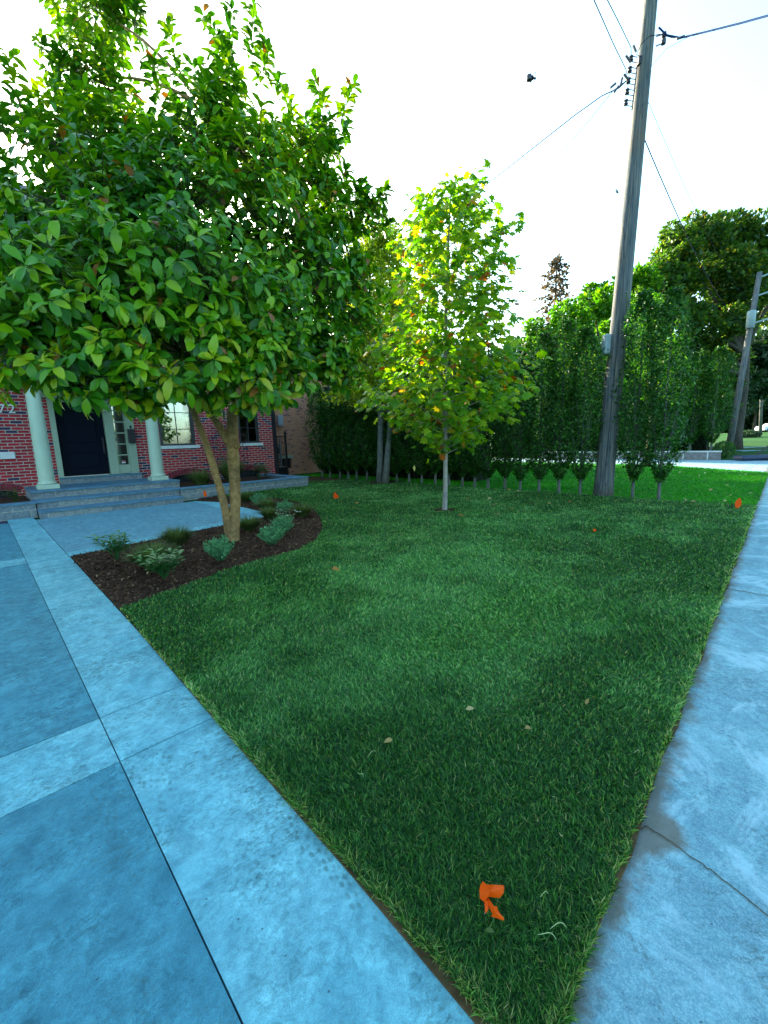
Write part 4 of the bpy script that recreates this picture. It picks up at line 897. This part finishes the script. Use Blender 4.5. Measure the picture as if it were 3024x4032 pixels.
bs = campt(1320, 985, 27); bs.z = 0; L2 = [(1330, 625, 30, 27), (1290, 640, 30, 27), (1370, 620, 35, 27), (1395, 610, 30, 27), (1250, 665, 30, 27), (1360, 680, 40, 27), (1300, 700, 40, 27)]
big_tree('green_tree', bs, [lob(*l, bs) for l in L2], 5, .2, 'lf_bright', .24, 900, 'taller bright green tree further back crossing behind the near pole')
# evergreen with several stems behind the young tree, sunlit yellow put into its leaves
def multi():
    bs = Vector((-.01, 15.36, 0)); T = empty('multi_stem_evergreen', bs, 0, 'tall evergreen painted sunlit yellow green, with grey twin stems behind the young tree', 'tree')
    tr = MB(); X = lambda px, py, Y=15.36: campt(px, py, Y)-bs
    tr.tube([X(820, 1044), X(821, 1000), X(822, 900), X(818, 700), X(815, 520)], [.15, .11, .10, .07, .02], 12)
    tr.tube([X(832, 1046, 15.2), X(835, 1010, 15.2), X(842, 930, 15.2), X(845, 800, 15.3), X(850, 560)], [.15, .12, .10, .06, .02], 12)
    tr.tube([X(828, 1040, 15.6), X(830, 960, 15.6), X(832, 800, 15.6)], [.10, .08, .05], 10)
    P = []; O = []
    for i in range(420):
        py = 512+(880-512)*rng.random()**.85; f = min(1, (py-500)/90)
        a = rng.uniform(0, 6.28); w = (.45+1.1*f)*rng.uniform(.5, 1.1)*(1.15 if py > 620 else .9); o = X(818 if py < 700 else 815, py); tip = o+Vector((math.cos(a)*w, math.sin(a)*w, rng.uniform(-.1, .35)))
        tr.tube([o, (o+tip)/2, tip], [.012, .009, .004], 3, caps=False)
        n = 70; k = rng.uniform(.3, 1.08, n)[:, None]; P.append(np.array(o)+(np.array(tip)-np.array(o))*k+rng.normal(size=(n, 3))*.11); O.append(rdir(n)+np.array([math.cos(a), math.sin(a), .4]))
    P = np.vstack(P); O = np.vstack(O); n = len(P); me = leafmesh('crown', P, O, rdir(n)+np.array([0, 0, .6]), rng.uniform(.08, .15, n), TINY); linkmesh('crown', me, M['lf_conif'], T)
    tr.build('trunk', M['bark_grey'], T, smooth=True)
    ring_soil('tree_ring_soil', bs, .8, '')
multi()
def spruce(name, px, ptop, pbot, Y, wpx, mat, label, n1=70):
    top = campt(px, ptop, Y); bs = Vector((top.x, top.y, 0)); zb = campt(px, pbot, Y).z; T = empty(name, bs, 0, label, 'tree'); tr = MB(); tr.tube([(0, 0, 0), (0, 0, top.z*.6), (0, 0, top.z)], [.25, .14, .02], 8); P = []; O = []
    for i in range(n1):
        k = (i+.5)/n1; z = top.z-(top.z-zb)*k; w = wpx*1.823/1650*Y*(.08+.92*k**.75)*rng.uniform(.45, 1.15); a = i*2.4; tip = Vector((math.cos(a)*w, math.sin(a)*w, z-.12*w))
        tr.tube([(0, 0, z), tuple(tip)], [.03, .008], 3, caps=False); n = 42; kk = rng.uniform(.15, 1, n)[:, None]
        P.append(np.array([0, 0, z])+(np.array(tip)-np.array([0, 0, z]))*kk+rng.normal(size=(n, 3))*.09-np.array([0, 0, .08])); O.append(rdir(n)+np.array([math.cos(a), math.sin(a), -.5]))
    P = np.vstack(P); O = np.vstack(O); n = len(P); me = leafmesh('crown', P, O, rdir(n), rng.uniform(.15, .28, n), TINY); linkmesh('crown', me, M[mat], T); tr.build('trunk', M['bark_dark'], T); return T
spruce('spruce_tree', 1203, 552, 790, 30, 85, 'lf_spruce', 'thin brownish spruce top rising above the bright green tree')
dense_hedge('added_dark_hedge', 12.4, 13.3, 8.3, 17.5, 4.0, 26000, 'lf_dark', 'added solid dark hedge close behind the row of thin trees')  # added to block the bright background and keep the row's gaps dark
dense_hedge('added_dark_hedge', 30.4, 31.4, 4.6, 19, 2.6, 16000, 'lf_dark', 'added low dark hedge hidden behind the columnar trees on the pale wall')  # added dark backing that hides the light meadow between the far columns
# background trees that close the view
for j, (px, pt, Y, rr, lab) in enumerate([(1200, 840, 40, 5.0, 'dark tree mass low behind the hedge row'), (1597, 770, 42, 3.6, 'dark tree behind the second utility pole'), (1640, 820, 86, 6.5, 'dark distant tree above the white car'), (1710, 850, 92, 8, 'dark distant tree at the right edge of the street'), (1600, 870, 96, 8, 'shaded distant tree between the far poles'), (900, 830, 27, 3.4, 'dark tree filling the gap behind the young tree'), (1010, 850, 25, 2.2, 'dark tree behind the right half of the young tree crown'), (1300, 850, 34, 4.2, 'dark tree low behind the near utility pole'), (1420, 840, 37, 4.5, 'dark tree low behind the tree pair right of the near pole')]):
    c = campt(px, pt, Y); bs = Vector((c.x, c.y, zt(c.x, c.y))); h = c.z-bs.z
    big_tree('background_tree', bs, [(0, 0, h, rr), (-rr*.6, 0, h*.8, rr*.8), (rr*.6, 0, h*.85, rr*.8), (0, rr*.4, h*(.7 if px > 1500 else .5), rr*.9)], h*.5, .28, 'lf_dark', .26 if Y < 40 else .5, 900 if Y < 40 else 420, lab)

# ------------------------------------------------------------ plants
def tuft(name, loc, h, r, n, mat, label, cat='ornamental grass', up_=1.0, wd=.02):
    T = empty(name, loc, 0, label, cat); a = rng.uniform(0, 2*math.pi, n); q = r*.3*np.sqrt(rng.random(n)); P = np.stack([q*np.cos(a), q*np.sin(a), np.zeros(n)], 1)
    lean = rng.uniform(.1, 1.25, n)/up_; d = nrm(np.stack([np.cos(a)*lean, np.sin(a)*lean, np.ones(n)], 1)); L = h*rng.uniform(.6, 1.1, n); side = np.stack([-np.sin(a), np.cos(a), np.zeros(n)], 1)*(wd*.2)
    mid = P+d*(L*.6)[:, None]; tip = mid+nrm(d*np.array([1.8, 1.8, .45]))*(L*.45)[:, None]
    V = np.stack([P-side, P+side, mid+side*.8, mid-side*.8, tip], 1); F = np.array([(0, 1, 2), (0, 2, 3), (3, 2, 4)])[None]+(np.arange(n)*5)[:, None, None]
    me = npmesh('blades', V.reshape(-1, 3), F.reshape(-1, 3), {'rnd': np.repeat(rng.random(n), 5)}); linkmesh('blades', me, M[mat], T); return T
def leafy(name, loc, h, r, nst, label, mat='lf_peony', leaf=.095, cat='plant', flowers=0):
    T = empty(name, loc, 0, label, cat); b = MB(); P = []; D = []
    for i in range(nst):
        a = rng.uniform(0, 6.28); w = r*rng.uniform(.2, 1); tip = Vector((math.cos(a)*w, math.sin(a)*w, h*rng.uniform(.65, 1.05))); b.tube([(0, 0, 0), tuple(tip*.5+Vector((0, 0, .03))), tuple(tip)], [.004, .0035, .002], 4, caps=False)
        for k in range(9):
            f = .45+.6*k/9; P.append(tuple(tip*min(f, 1))); an = k*2.4+i; D.append((math.cos(an), math.sin(an), .35+.2*k/9))
    P = np.array(P); D = np.array(D); n = len(P); me = leafmesh('foliage', P, D, np.tile([0, 0, 1.], (n, 1))+D*np.array([-.4, -.4, 0]), rng.uniform(.7, 1.3, n)*leaf, LONG); linkmesh('foliage', me, M[mat], T); b.build('stems', M[mat], T)
    if flowers:
        me = leafmesh('flower', np.zeros((1, 3)), np.array([[1, 0, .1]]), np.array([[0, -.3, 1.]]), np.array([.032]), LOBED); me.materials.append(M['lf_flower'])
        for _ in range(flowers): a = rng.uniform(0, 6.28); q = r*math.sqrt(rng.random()); f = linkmesh('flower', me, None, T, (q*math.cos(a), q*math.sin(a), h*rng.uniform(.7, 1.1)), a)
    return T
def lavender(loc, h, r, label, n=90):
    T = empty('lavender_plant', loc, 0, label, 'plant'); P = []; D = []; b = MB()
    for i in range(n):
        a = rng.uniform(0, 6.28); w = r*math.sqrt(rng.random()); tip = Vector((math.cos(a)*w, math.sin(a)*w, h*rng.uniform(.6, 1.05)*(1-.3*(w/r)**2))); b.tube([(tip.x*.2, tip.y*.2, 0), tuple(tip)], [.0018, .001], 3, caps=False)
        for k in range(12): f = .3+.7*k/12; P.append((tip.x*(.2+.8*f), tip.y*(.2+.8*f), tip.z*f)); an = k*2.4+i; D.append((math.cos(an), math.sin(an), 1.1))
    P = np.array(P); D = np.array(D); n = len(P); me = leafmesh('foliage', P, D, rdir(n)+np.array([0, -.5, .5]), rng.uniform(.025, .045, n), SMALL); linkmesh('foliage', me, M['lf_lav'], T); b.build('stems', M['lf_lav'], T); return T
Z = .03
leafy('peony_plant', W(1.18, 6.50, Z), .36, .25, 16, 'leafy green plant nearest the patio corner at the left end of the bed')
leafy('peony_plant', W(1.36, 5.10, Z), .30, .30, 20, 'leafy green plant in front of the grass tuft near the lawn edge')
tuft('grass_tuft', W(2.05, 6.80, Z), .32, .30, 1500, 'lf_fescue', 'rounded grass tuft against the patio edge left of the magnolia trunk', cat='grass tuft')
tuft('grass_tuft', W(1.42, 5.72, Z), .35, .34, 1900, 'lf_fescue', 'rounded grass tuft just behind the front leafy plant', cat='grass tuft')
tuft('grass_tuft', W(3.30, 6.92, Z), .29, .30, 1400, 'lf_fescue', 'grass tuft against the patio edge right of the magnolia trunk', cat='grass tuft')
lavender(W(2.13, 5.36, Z), .34, .22, 'grey green lavender directly in front of the magnolia trunk')
lavender(W(3.02, 5.62, Z), .31, .23, 'grey green lavender in the mulch right of the magnolia trunk')
lavender(W(3.55, 6.2, Z), .33, .22, 'taller grey green lavender beside the white flowering plant')
leafy('flowering_plant', W(3.95, 6.75, Z), .30, .25, 12, 'leafy plant with small white flowers near the right end of the bed', 'lf_bedgreen', .06, flowers=14)
tuft('grass_tuft', W(4.68, 7.35, Z), .31, .30, 1400, 'lf_fescue', 'brownish grass tuft at the rounded right end of the bed', cat='grass tuft')
tuft('grass_tuft', W(4.62, 8.7, Z), .33, .32, 1400, 'lf_fescue', 'grass tuft beyond the patio corner near the right bed edge', cat='grass tuft')
lavender(W(4.9, 9.6, Z), .32, .25, 'grey green lavender behind the tufts by the planter wall')
tuft('grass_tuft', W(5.1, 10.7, Z), .32, .3, 1200, 'lf_fescue', 'small dark grass tuft furthest back in the bed', cat='grass tuft')
leafy('low_shrub', W(5.2, 11.8, Z), .3, .25, 10, 'small dark plant at the foot of the stone planter wall', 'lf_bedgreen', .05)
tuft('grass_tuft', W(4.15, 7.75, Z), .27, .26, 1200, 'lf_fescue', 'grass tuft close to the right corner of the patio slab', cat='grass tuft')
lavender(W(4.7, 8.05, Z), .28, .2, 'small lavender between two grass tufts near the right bed edge')
# planter plants
PZ = .27
tuft('tall_grass_clump', W(5.0, 13.6, PZ), .62, .4, 900, 'lf_fescue', 'upright grass clump in the planter under the left window', up_=1.4, wd=.04)
tuft('tall_grass_clump', W(6.15, 13.9, PZ), .95, .4, 800, 'lf_fescue', 'taller upright grass clump behind the magnolia trunk', up_=1.7, wd=.05)
leafy('planter_plant', W(7.35, 14.3, PZ), .6, .35, 22, 'green leafy plant in the planter under the right window', 'lf_bedgreen', .09)
leafy('planter_plant', W(8.0, 15.0, PZ), .5, .3, 18, 'small leafy plant at the right end of the planter by the house corner', 'lf_bedgreen', .08)
leafy('planter_plant', W(.55, 13.7, PZ), .4, .3, 16, 'straggly plant in the planter left of the steps', 'lf_fescue', .06)
shrub_round('purple_shrub', W(6.7, 15.3, PZ), .8, 2.1, 1500, 'lf_purple', 'sparse purple leaved shrub against the brick between the windows', leaf=.06)
c = campt(1562, 990, 23); shrub_round('clipped_shrub', (c.x, c.y, 0), .5, .95, 3500, 'lf_hedge', 'rounded green shrub at the end of the pale planter wall', leaf=.07)
c = campt(1610, 938, 50); shrub_round('clipped_hedge', (c.x, c.y, zt(c.x, c.y)-.25), 1.45, .98, 5000, 'lf_dark', 'low dark clipped hedge in front of the white car', cat='hedge', leaf=.14, tmpl=TINY)

# ------------------------------------------------------------ utility poles and cables
def pole_main():
    a = Vector((5.44, 10.3, 0)); T = empty('utility_pole', a, 0, 'tall weathered wooden utility pole at the near end of the hedge row', 'utility pole')
    X = lambda px, py, Y=10.3: campt(px, py, Y)-a
    top = X(1411, -60); b = MB(); n = 22; b.tube([Vector((0, 0, -.05)).lerp(top, i/n) for i in range(n+1)], [(.218 if i > 0 else .235)-.0042*i for i in range(n+1)], 28); b.build('shaft', M['polewood'], T, smooth=True)
    ax = lambda k: top*k
    def at(py):   # point on the axis at that height
        lo, hi = 0, 1
        for _ in range(30):
            m = (lo+hi)/2; p = top*m+a-Vector((0, 0, 1.5)); y = (2016-1650*(p@up)/(p@fw))/1.823 if False else (2016-1650*p.dot(up)/p.dot(fw))/1.823
            if y > py: lo = m
            else: hi = m
        return top*lo
    c = at(742)+Vector((-.20, .05, 0)); MB().box(c.x-.11, c.x+.05, c.y-.10, c.y+.10, c.z-.24, c.z+.22, bev=.04).build('cable_box', M['greybox'], T)
    # spool rack
    b = MB(); p0 = at(125)+Vector((-.16, -.03, 0)); p1 = at(240)+Vector((-.19, -.03, 0)); b.tube([p0, p1], .014, 6)
    sp = MB()
    for i in range(5):
        q = p0.lerp(p1, (i+.3)/4.9); e = q+Vector((-.17, -.04, 0)); b.tube([q+Vector((0, 0, .05)), e+Vector((0, 0, .05))], .008, 5); b.tube([q-Vector((0, 0, .05)), e-Vector((0, 0, .05))], .008, 5)
        b.tube([e+Vector((0, 0, .1)), e-Vector((0, 0, .1))], .007, 5)
        sp = MB(); sp.lathe([(.022, -.045), (.045, -.04), (.045, -.02), (.025, -.01), (.025, .01), (.045, .02), (.045, .04), (.022, .045)], e.x, e.y, 12, dz=e.z); sp.build('spool_insulator', M['insul'], T, smooth=True)
    b.box(p0.x-.02, p0.x+.14, p0.y-.06, p0.y+.06, p0.z-.16, p0.z-.02)
    b.build('insulator_rack', M['black'], T)
    b = MB(); q = at(92)+Vector((.17, -.03, 0)); b.tube([q+Vector((0, 0, .08)), q+Vector((.16, 0, .12))], .012, 6); b.tube([q-Vector((0, 0, .1)), q+Vector((.16, 0, -.04))], .012, 6)
    b.lathe([(.02, -.11), (.045, -.1), (.05, -.03), (.03, 0), (.05, .03), (.045, .1), (.02, .11)], q.x+.17, q.y, 12, dz=q.z+.04); b.build('side_bracket', M['insul'], T)
    b = MB(); pts = [at(py)+Vector((-.035-.01*math.sin(py*.07), -.205+.00005*py*0, 0)) for py in range(620, 1070, 30)]
    b.build('x', M['black'], T) if False else None
    g1 = [at(py)+Vector((-.10, -(.215-.0042*22*0)*.86, 0)) for py in range(1060, 180, -20)]
    g1 = [v+Vector((0, .0, 0)) for v in g1]
    b = MB(); b.tube(g1, .006, 5); b.build('ground_wire', M['black'], T)
    return T, a, at
PT, PA, pat = pole_main()
def cable(name, pts, r, mat, label, sag=0, n=24):
    """pts: world points; two points = catenary with sag"""
    if len(pts) == 2:
        p, q = pts; pts = [p.lerp(q, i/n)-Vector((0, 0, 4*sag*(i/n)*(1-i/n))) for i in range(n+1)]
    b = MB(); c0 = pts[0]; b.tube([v-c0 for v in pts], r, 6); return tag(b.build(name, M[mat], loc=c0, smooth=True), label, 'cable')
w0 = lambda py, dx=0, dy=0: PA+pat(py)+Vector((dx, dy, 0))
# towards the street side (right, towards the camera)
cable('service_cable', [w0(80, .12, -.2), campt(1440, 76, 9.9), campt(1470, 82, 9.6), campt(1520, 70, 8.9), campt(1600, 50, 7.8), campt(1665, 32, 7.0), campt(1780, 0, 5.6)], .016, 'wireblue', 'thick blue black cable from the pole to the upper right corner')
cable('loop_cable', [w0(140, -.2, -.2), campt(1375, 118, 10.0), campt(1385, 95, 9.95), campt(1403, 78, 10.0), campt(1425, 74, 10.), campt(1450, 81, 9.8), campt(1470, 82, 9.6)], .007, 'wire', 'thin slack loop wire arching across the pole near its top')
cable('tie_wire', [w0(145, .05, -.2), campt(1405, 145, 9.9), campt(1440, 105, 9.75), campt(1490, 78, 9.3)], .004, 'wire', 'hair thin wire rising from the pole to the blue cable')
e = w0(178, -.38, -.06)
cable('service_cable', [e, campt(1337, 190, 10.3), campt(1300, 207, 10.9), campt(1240, 250, 11.8), campt(1160, 313, 13), campt(1070, 384, 14.6), campt(985, 450, 16.2), campt(860, 560, 18.9)], .013, 'wireblue', 'blue service cable sagging left from the pole behind the young tree')
cable('thin_cable', [e, campt(1325, 195, 10.5), campt(1260, 275, 12), campt(1190, 355, 14), campt(1128, 420, 16), campt(1040, 510, 19)], .008, 'wire', 'thinner wire descending left just below the blue service cable')
cable('overhead_line', [w0(165, -.38, -.06), campt(1352, 150, 10.1), campt(1325, 95, 8.8), campt(1283, 0, 7.0), campt(1200, -190, 4.8)], .007, 'wire', 'left one of the two steep overhead lines leaving the top of the photo')
cable('overhead_line', [w0(130, -.32, -.06), campt(1363, 103, 10.1), campt(1340, 55, 9.0), campt(1312, 0, 7.8), campt(1240, -150, 5.2)], .007, 'wire', 'right one of the two steep overhead lines leaving the top of the photo')
for (px, py, qx, qy) in [(1336, 186, 1327, 199), (1348, 160, 1357, 172), (1352, 120, 1362, 134), (1368, 98, 1374, 112), (1330, 180, 1318, 190), (1344, 168, 1340, 186), (1460, 85, 1478, 78)]:
    Yc = 10.2 if px < 1400 else 9.6; MB().tube([campt(px, py, Yc)-PA, campt(qx, qy, Yc)-PA], .022, 6).build('cable_clamp', M['insul'], PT)

def pole2():
    bs = campt(1573, 975, 27); bs.z = 0; T = empty('utility_pole', bs, 0, 'leaning grey utility pole with transformer in front of the huge dark tree', 'utility pole'); top = campt(1641, 588, 27)-bs
    b = MB(); b.tube([Vector((0, 0, 0)), top*.5, top], [.195, .165, .13], 14); b.build('shaft', M['polewood'], T, smooth=True)
    c = campt(1622, 690, 26.6)-bs; MB().lathe([(.18, -.5), (.22, -.48), (.22, .42), (.2, .48), (.08, .52)], c.x, c.y, 16, dz=c.z).build('transformer', M['greybox'], T, smooth=True)
    for py, ln in ((600, 1.3), (640, 1.6), (700, 1.7)):
        q = campt(1641-(py-588)*.18, py, 27)-bs; a = MB(); a.tube([q, q+Vector((ln, -.2, .45))], .05, 6)
        a.lathe([(.03, -.1), (.08, -.08), (.08, .08), (.03, .1)], q.x+ln*.95, q.y-.2, 8, dz=q.z+.45)
        a.build('arm', M['greybox'], T)
    return bs, top
p2, p2t = pole2()
c = campt(1642, 938, 58); bs = Vector((c.x, c.y, zt(c.x, c.y))); T = empty('utility_pole', bs, 0, 'slim distant utility pole in front of the white car', 'utility pole'); tp = campt(1648, 756, 58)-bs
MB().tube([Vector((0, 0, 0)), tp], [.2, .14], 10).build('shaft', M['polewood'], T, smooth=True); q = tp*.9; MB().tube([q+Vector((-1.1, 0, 0)), q+Vector((1.1, 0, 0))], .07, 6).build('crossarm', M['polewood'], T)
# spans between the first two poles
for i, (py, k) in enumerate([(190, .82), (272, .70)]):
    cable('overhead_line', [w0(py, .1, .1), p2+p2t*k], [.005, .011][i], 'wire', ['faint upper', 'darker lower'][i]+' wire strung from the near pole to the leaning pole with transformer', sag=.55+.2*i)
# hanging splice on a fine line
h0 = campt(1148, 168, 9.0)
cable('fine_line', [w0(20, -.1, 0), campt(1290, 100, 9.8), h0, campt(900, 250, 8.2), campt(560, 330, 7.6)], .0012, 'wire', 'almost invisible fine line in the white sky carrying a dark clump')
P = None; T = empty('hanging_clump', h0, 0, 'small dark clump hanging alone in the white sky left of the pole', 'clump')
n = 60; P = rng.normal(size=(n, 3))*np.array([.035, .02, .03])+np.array([.015, 0, 0]); linkmesh('husk', leafmesh('husk', P*.6, rdir(n), rdir(n), rng.uniform(.04, .065, n), SMALL), M['insul'], T)
MB().lathe([(.01, -.05), (.045, -.04), (.05, .0), (.045, .04), (.01, .05)], -.045, 0, 10).build('shell', M['insul'], T)
h1 = campt(1333, 413, 10); T2 = tag(MB().tube([(-.03, 0, .03), (.0, 0, -.01), (.03, 0, -.04)], [.02, .025, .012], 6).build('cable_tag', M['grey'], loc=h1), 'tiny grey tag beside the near pole against the sky', 'tag')
cable('fine_line', [h1, w0(420, -.1, 0)], .0012, 'wire', 'fine thread holding the tiny grey tag to the near pole')

# ------------------------------------------------------------ marker flags
def flag(loc, label, poly, h, rz, wire=True, mat='flag'):
    T = empty('marker_flag', loc, rz, label, 'marker flag')
    b = MB(); b.prism([(x, y) for x, y in poly], -.0006, .0006, 0, 'y'); o = b.build('flag', M[mat], T)
    o.location = (0, 0, h); MB().tube([(0, 0, -.02), (0, 0, h+.01)], .0014, 5).build('wire', M['steel'], T); return T
# near, crumpled flag lying on the turf
def nearflag():
    c = W(1.0, .62, .085); T = empty('marker_flag', c, 0, 'crumpled orange marker flag at the near tip of the lawn', 'marker flag')
    d0 = [(1841, 3467), (1829, 3520), (1830, 3541), (1903, 3469), (1920, 3488), (1983, 3485), (1985, 3495), (1983, 3520), (1968, 3535), (1948, 3533), (1923, 3530)]
    def Q(px, py, z=.0):
        d = fw+rt*((px-1512)/1650)-up*((py-2016)/1650); t = (.075+z-1.5)/d.z; return Vector((0, 0, 1.5))+d*t-c
    b = MB()
    sc = 300/1659; U = lambda x, y, z=0: Q(1800+x*sc, 3350+y*sc, z)
    top = [(565, 660, .03), (640, 735, .028), (800, 738, .035), (1010, 750, .02), (1028, 820, .018), (1005, 935, .012), (930, 1025, .008), (820, 1025, .014), (680, 995, .02), (665, 1040, .01), (600, 1120, .004), (495, 1040, .006), (485, 850, .015), (510, 740, .02)]
    cen = (730, 880, .045)
    b.add([U(*cen)]+[U(*p) for p in top], [[0, 1+k, 1+(k+1) % len(top)] for k in range(len(top))])
    t1 = [(675, 1015, .012), (800, 1205, .02), (870, 1205, .012), (880, 1270, .01), (940, 1380, .018), (1000, 1430, .012), (1028, 1500, .006), (1000, 1520, .004), (860, 1465, .008), (735, 1430, .004), (775, 1385, .01), (700, 1240, .008), (650, 1090, .005)]
    b.add([U(820, 1320, .028)]+[U(*p) for p in t1], [[0, 1+k, 1+(k+1) % len(t1)] for k in range(len(t1))])
    t2 = [(590, 1110, .006), (665, 1050, .012), (685, 1180, .012), (680, 1280, .008), (610, 1370, .002), (600, 1180, .008)]
    b.add([U(*p) for p in t2], [list(range(6))])
    o = b.build('flag', M['flag'], T); md = o.modifiers.new('solid', 'SOLIDIFY'); md.thickness = .0008
    MB().tube([U(600, 1360, 0), U(590, 1430, -.02)], .0014, 5).build('wire', M['steel'], T)
nearflag()
flag(W(6.58, 8.72, .02), 'orange marker flag on the lawn beside the right end of the mulch bed', [(0, 0), (-.055, .02), (-.04, .1), (-.01, .17), (.02, .15), (.1, .06), (.09, .02)], .06, -.2)
flag(W(10.08, 1.0, .02), 'orange marker flag on the lawn by the pavement at the far right', [(0, 0), (-.05, .03), (-.06, .1), (-.03, .17), (.01, .2), (.04, .15), (.045, .06)], .05, -.2)
flag(W(4.62, 12.35, .02), 'orange marker flag at the patio corner below the planter wall', [(-.02, 0), (-.05, .1), (-.02, .19), (.03, .18), (.06, .02)], .06, 0)
flag(W(6.6, 2.3, .02), 'tiny orange marker flag low in the middle of the lawn', [(0, 0), (-.02, .02), (-.01, .05), (.03, .04), (.025, .01)], .03, 0)
c = campt(895, 1010, 13.5); flag((c.x, c.y, .02), 'small yellow marker flag in front of the hedge row', [(0, 0), (-.05, .12), (0, .22), (.04, .12)], c.z-.15, 0, mat='flagy')

# ------------------------------------------------------------ fallen leaves and stray clippings
def fallen(px, py, size, mat, label, group, cat='fallen leaf'):
    d = fw+rt*((px-1512)/1650)-up*((py-2016)/1650); t = (.075-1.5)/d.z; p = Vector((0, 0, 1.5))+d*t
    D = rdir(1); D[:, 2] *= .2; me = leafmesh('fallen_leaf', np.zeros((1, 3)), D, np.array([[0, -.3, 1.]])+rdir(1)*.35, np.array([size]), LONG); return tag(linkmesh('fallen_leaf', me, M[mat], loc=p), label, cat, group)
A1 = [(1853, 1964), (1937, 1960), (1958, 1985), (2010, 2003), (1945, 2023), (1840, 2008), (1800, 2030), (2060, 2010), (2155, 1983), (2240, 1978), (1980, 1990), (1944, 1940), (1995, 1926), (2030, 1932), (1565, 1980), (1410, 1975), (1395, 2023), (1655, 1898)]
for i, (x, y) in enumerate(A1): fallen(x, y, .13, 'lf_orange' if i % 3 == 0 else 'lf_fallen', 'small dry leaf lying on the lawn around the young tree', 'dry leaves on the lawn')
for x, y in [(2685, 1859), (2775, 1859), (2755, 1871), (2853, 1908), (2807, 1925), (2915, 1872), (2930, 1866), (2862, 1970), (2945, 1942), (2880, 1945), (2743, 1975), (2685, 1963)]: fallen(x, y, .12, 'lf_fallen', 'pale fallen leaf on the bright grass beyond the near utility pole', 'pale leaves on the neighbouring lawn')
fallen(1340, 2247, .15, 'lf_orange', 'curled tan leaf on the lawn between the mulch bed and the middle', None)
fallen(1870, 2790, .05, 'lf_fallen', 'broken beige leaf in the centre of the lawn', None); fallen(2320, 2750, .04, 'lf_fallen', 'small beige leaf in the right centre of the lawn', None)
fallen(2205, 3285, .035, 'lf_fallen', 'small pale leaf above and right of the crumpled orange flag', None); fallen(1510, 2925, .05, 'lf_fallen', 'pale tangled scrap in the left centre of the lawn', None); fallen(2065, 2870, .05, 'lf_fallen', 'small straw scrap right of the centre of the lawn', None)
fallen(1950, 3672, .03, 'lf_fescue', 'withered blade leaf just below the crumpled orange flag', None)
b = MB(); r = random.Random(5)
for (px, py, L) in [(2190, 3700, .05), (2230, 3650, .05), (2160, 3520, .03), (1480, 2960, .05), (2520, 2960, .03), (865, 2590, .05), (2050, 2660, .04), (1430, 3060, .04), (1270, 2500, .03), (700, 2380, .03)]:
    d = fw+rt*((px-1512)/1650)-up*((py-2016)/1650); t = (.08-1.5)/d.z; p = Vector((0, 0, 1.5))+d*t; a = r.uniform(0, 3.1); b.tube([p+Vector((math.cos(a+.9*k/6)*L*k/6, math.sin(a+.9*k/6)*L*k/6, .006*math.sin(k))) for k in range(7)], [.0008, .0012, .0014, .0013, .0011, .0009, .0004], 4)
tag(b.build('straw_clippings', M['lf_strand'] if 'lf_strand' in M else simple('pale_straw', (.33, .42, .18), .7)), 'pale dry grass clippings scattered on the near lawn', 'clippings', kind='stuff')

# ------------------------------------------------------------ far things: car, hoop base
def car():
    c = campt(1650, 934, 76); z = zt(c.x, c.y); T = empty('white_car', (c.x+1.2, c.y, z), R(8), 'white parked car behind the dark clipped hedge', 'car')
    prof = [(-2.35, .35), (-2.4, .8), (-2.2, 1.0), (-1.2, 1.08), (-1.9+.9, 1.12), (-.35, 1.5), (.9, 1.55), (1.7, 1.15), (2.3, 1.05), (2.4, .6), (2.3, .32)]
    MB().prism(prof, -.85, .85, 0, 'y').build('body', M['carpaint'], T)
    MB().prism([(-.85, 1.13), (-.28, 1.44), (.25, 1.47), (.25, 1.13)], -.86, .86, 0, 'y').prism([(.32, 1.13), (.32, 1.47), (.85, 1.48), (1.4, 1.13)], -.86, .86, 0, 'y').build('side_window', M['cardark'], T)
    for x in (-1.5, 1.5):
        for y in (-.8, .8):
            w = MB(); w.tube([(x, y-.1, .33), (x, y+.1, .33)], .33, 18); wo = w.build('wheel', M['rubber'], T); MB().tube([(x, y-.11, .33), (x, y+.11, .33)], .19, 12).build('rim', M['steel'], wo)
    MB().box(-2.42, -2.36, -.7, -.45, .72, .86).box(-2.42, -2.36, .45, .7, .72, .86).build('tail_light', M['stickerr'], T)
car()
c = campt(1592, 995, 21.3); T = empty('hoop_base', (c.x, c.y, .0), R(0), 'long low navy plastic base with a slanted rod across the driveway', 'sports hoop base')
MB().box(0, 3.2, -.35, .35, .02, .26, bev=.09).build('base', M['tarp'], T, smooth=True); MB().tube([(.9, 0, .2), (1.9, .1, .95), (3.4, .1, 1.8)], .03, 8).build('rod', M['black'], T)
# low far slabs and kerb stones beyond the drive
for (px, py, Y, L, d, h, nm, lab) in [(1600, 975, 34, 4.6, .5, .18, 'stone_slab', 'low pale blue stone slab across the far lawn'), (1640, 982, 31, 3.5, 1.2, .06, 'stone_slab', 'thin pale paving slab nearer than the low stone slab')]:
    c = campt(px, py, Y); tag(MB().box(-L/2, L/2, -d/2, d/2, -.02, h, bev=.02).build(nm, M['concrete_far'], loc=(c.x, c.y, 0), rz=0), lab, 'slab')
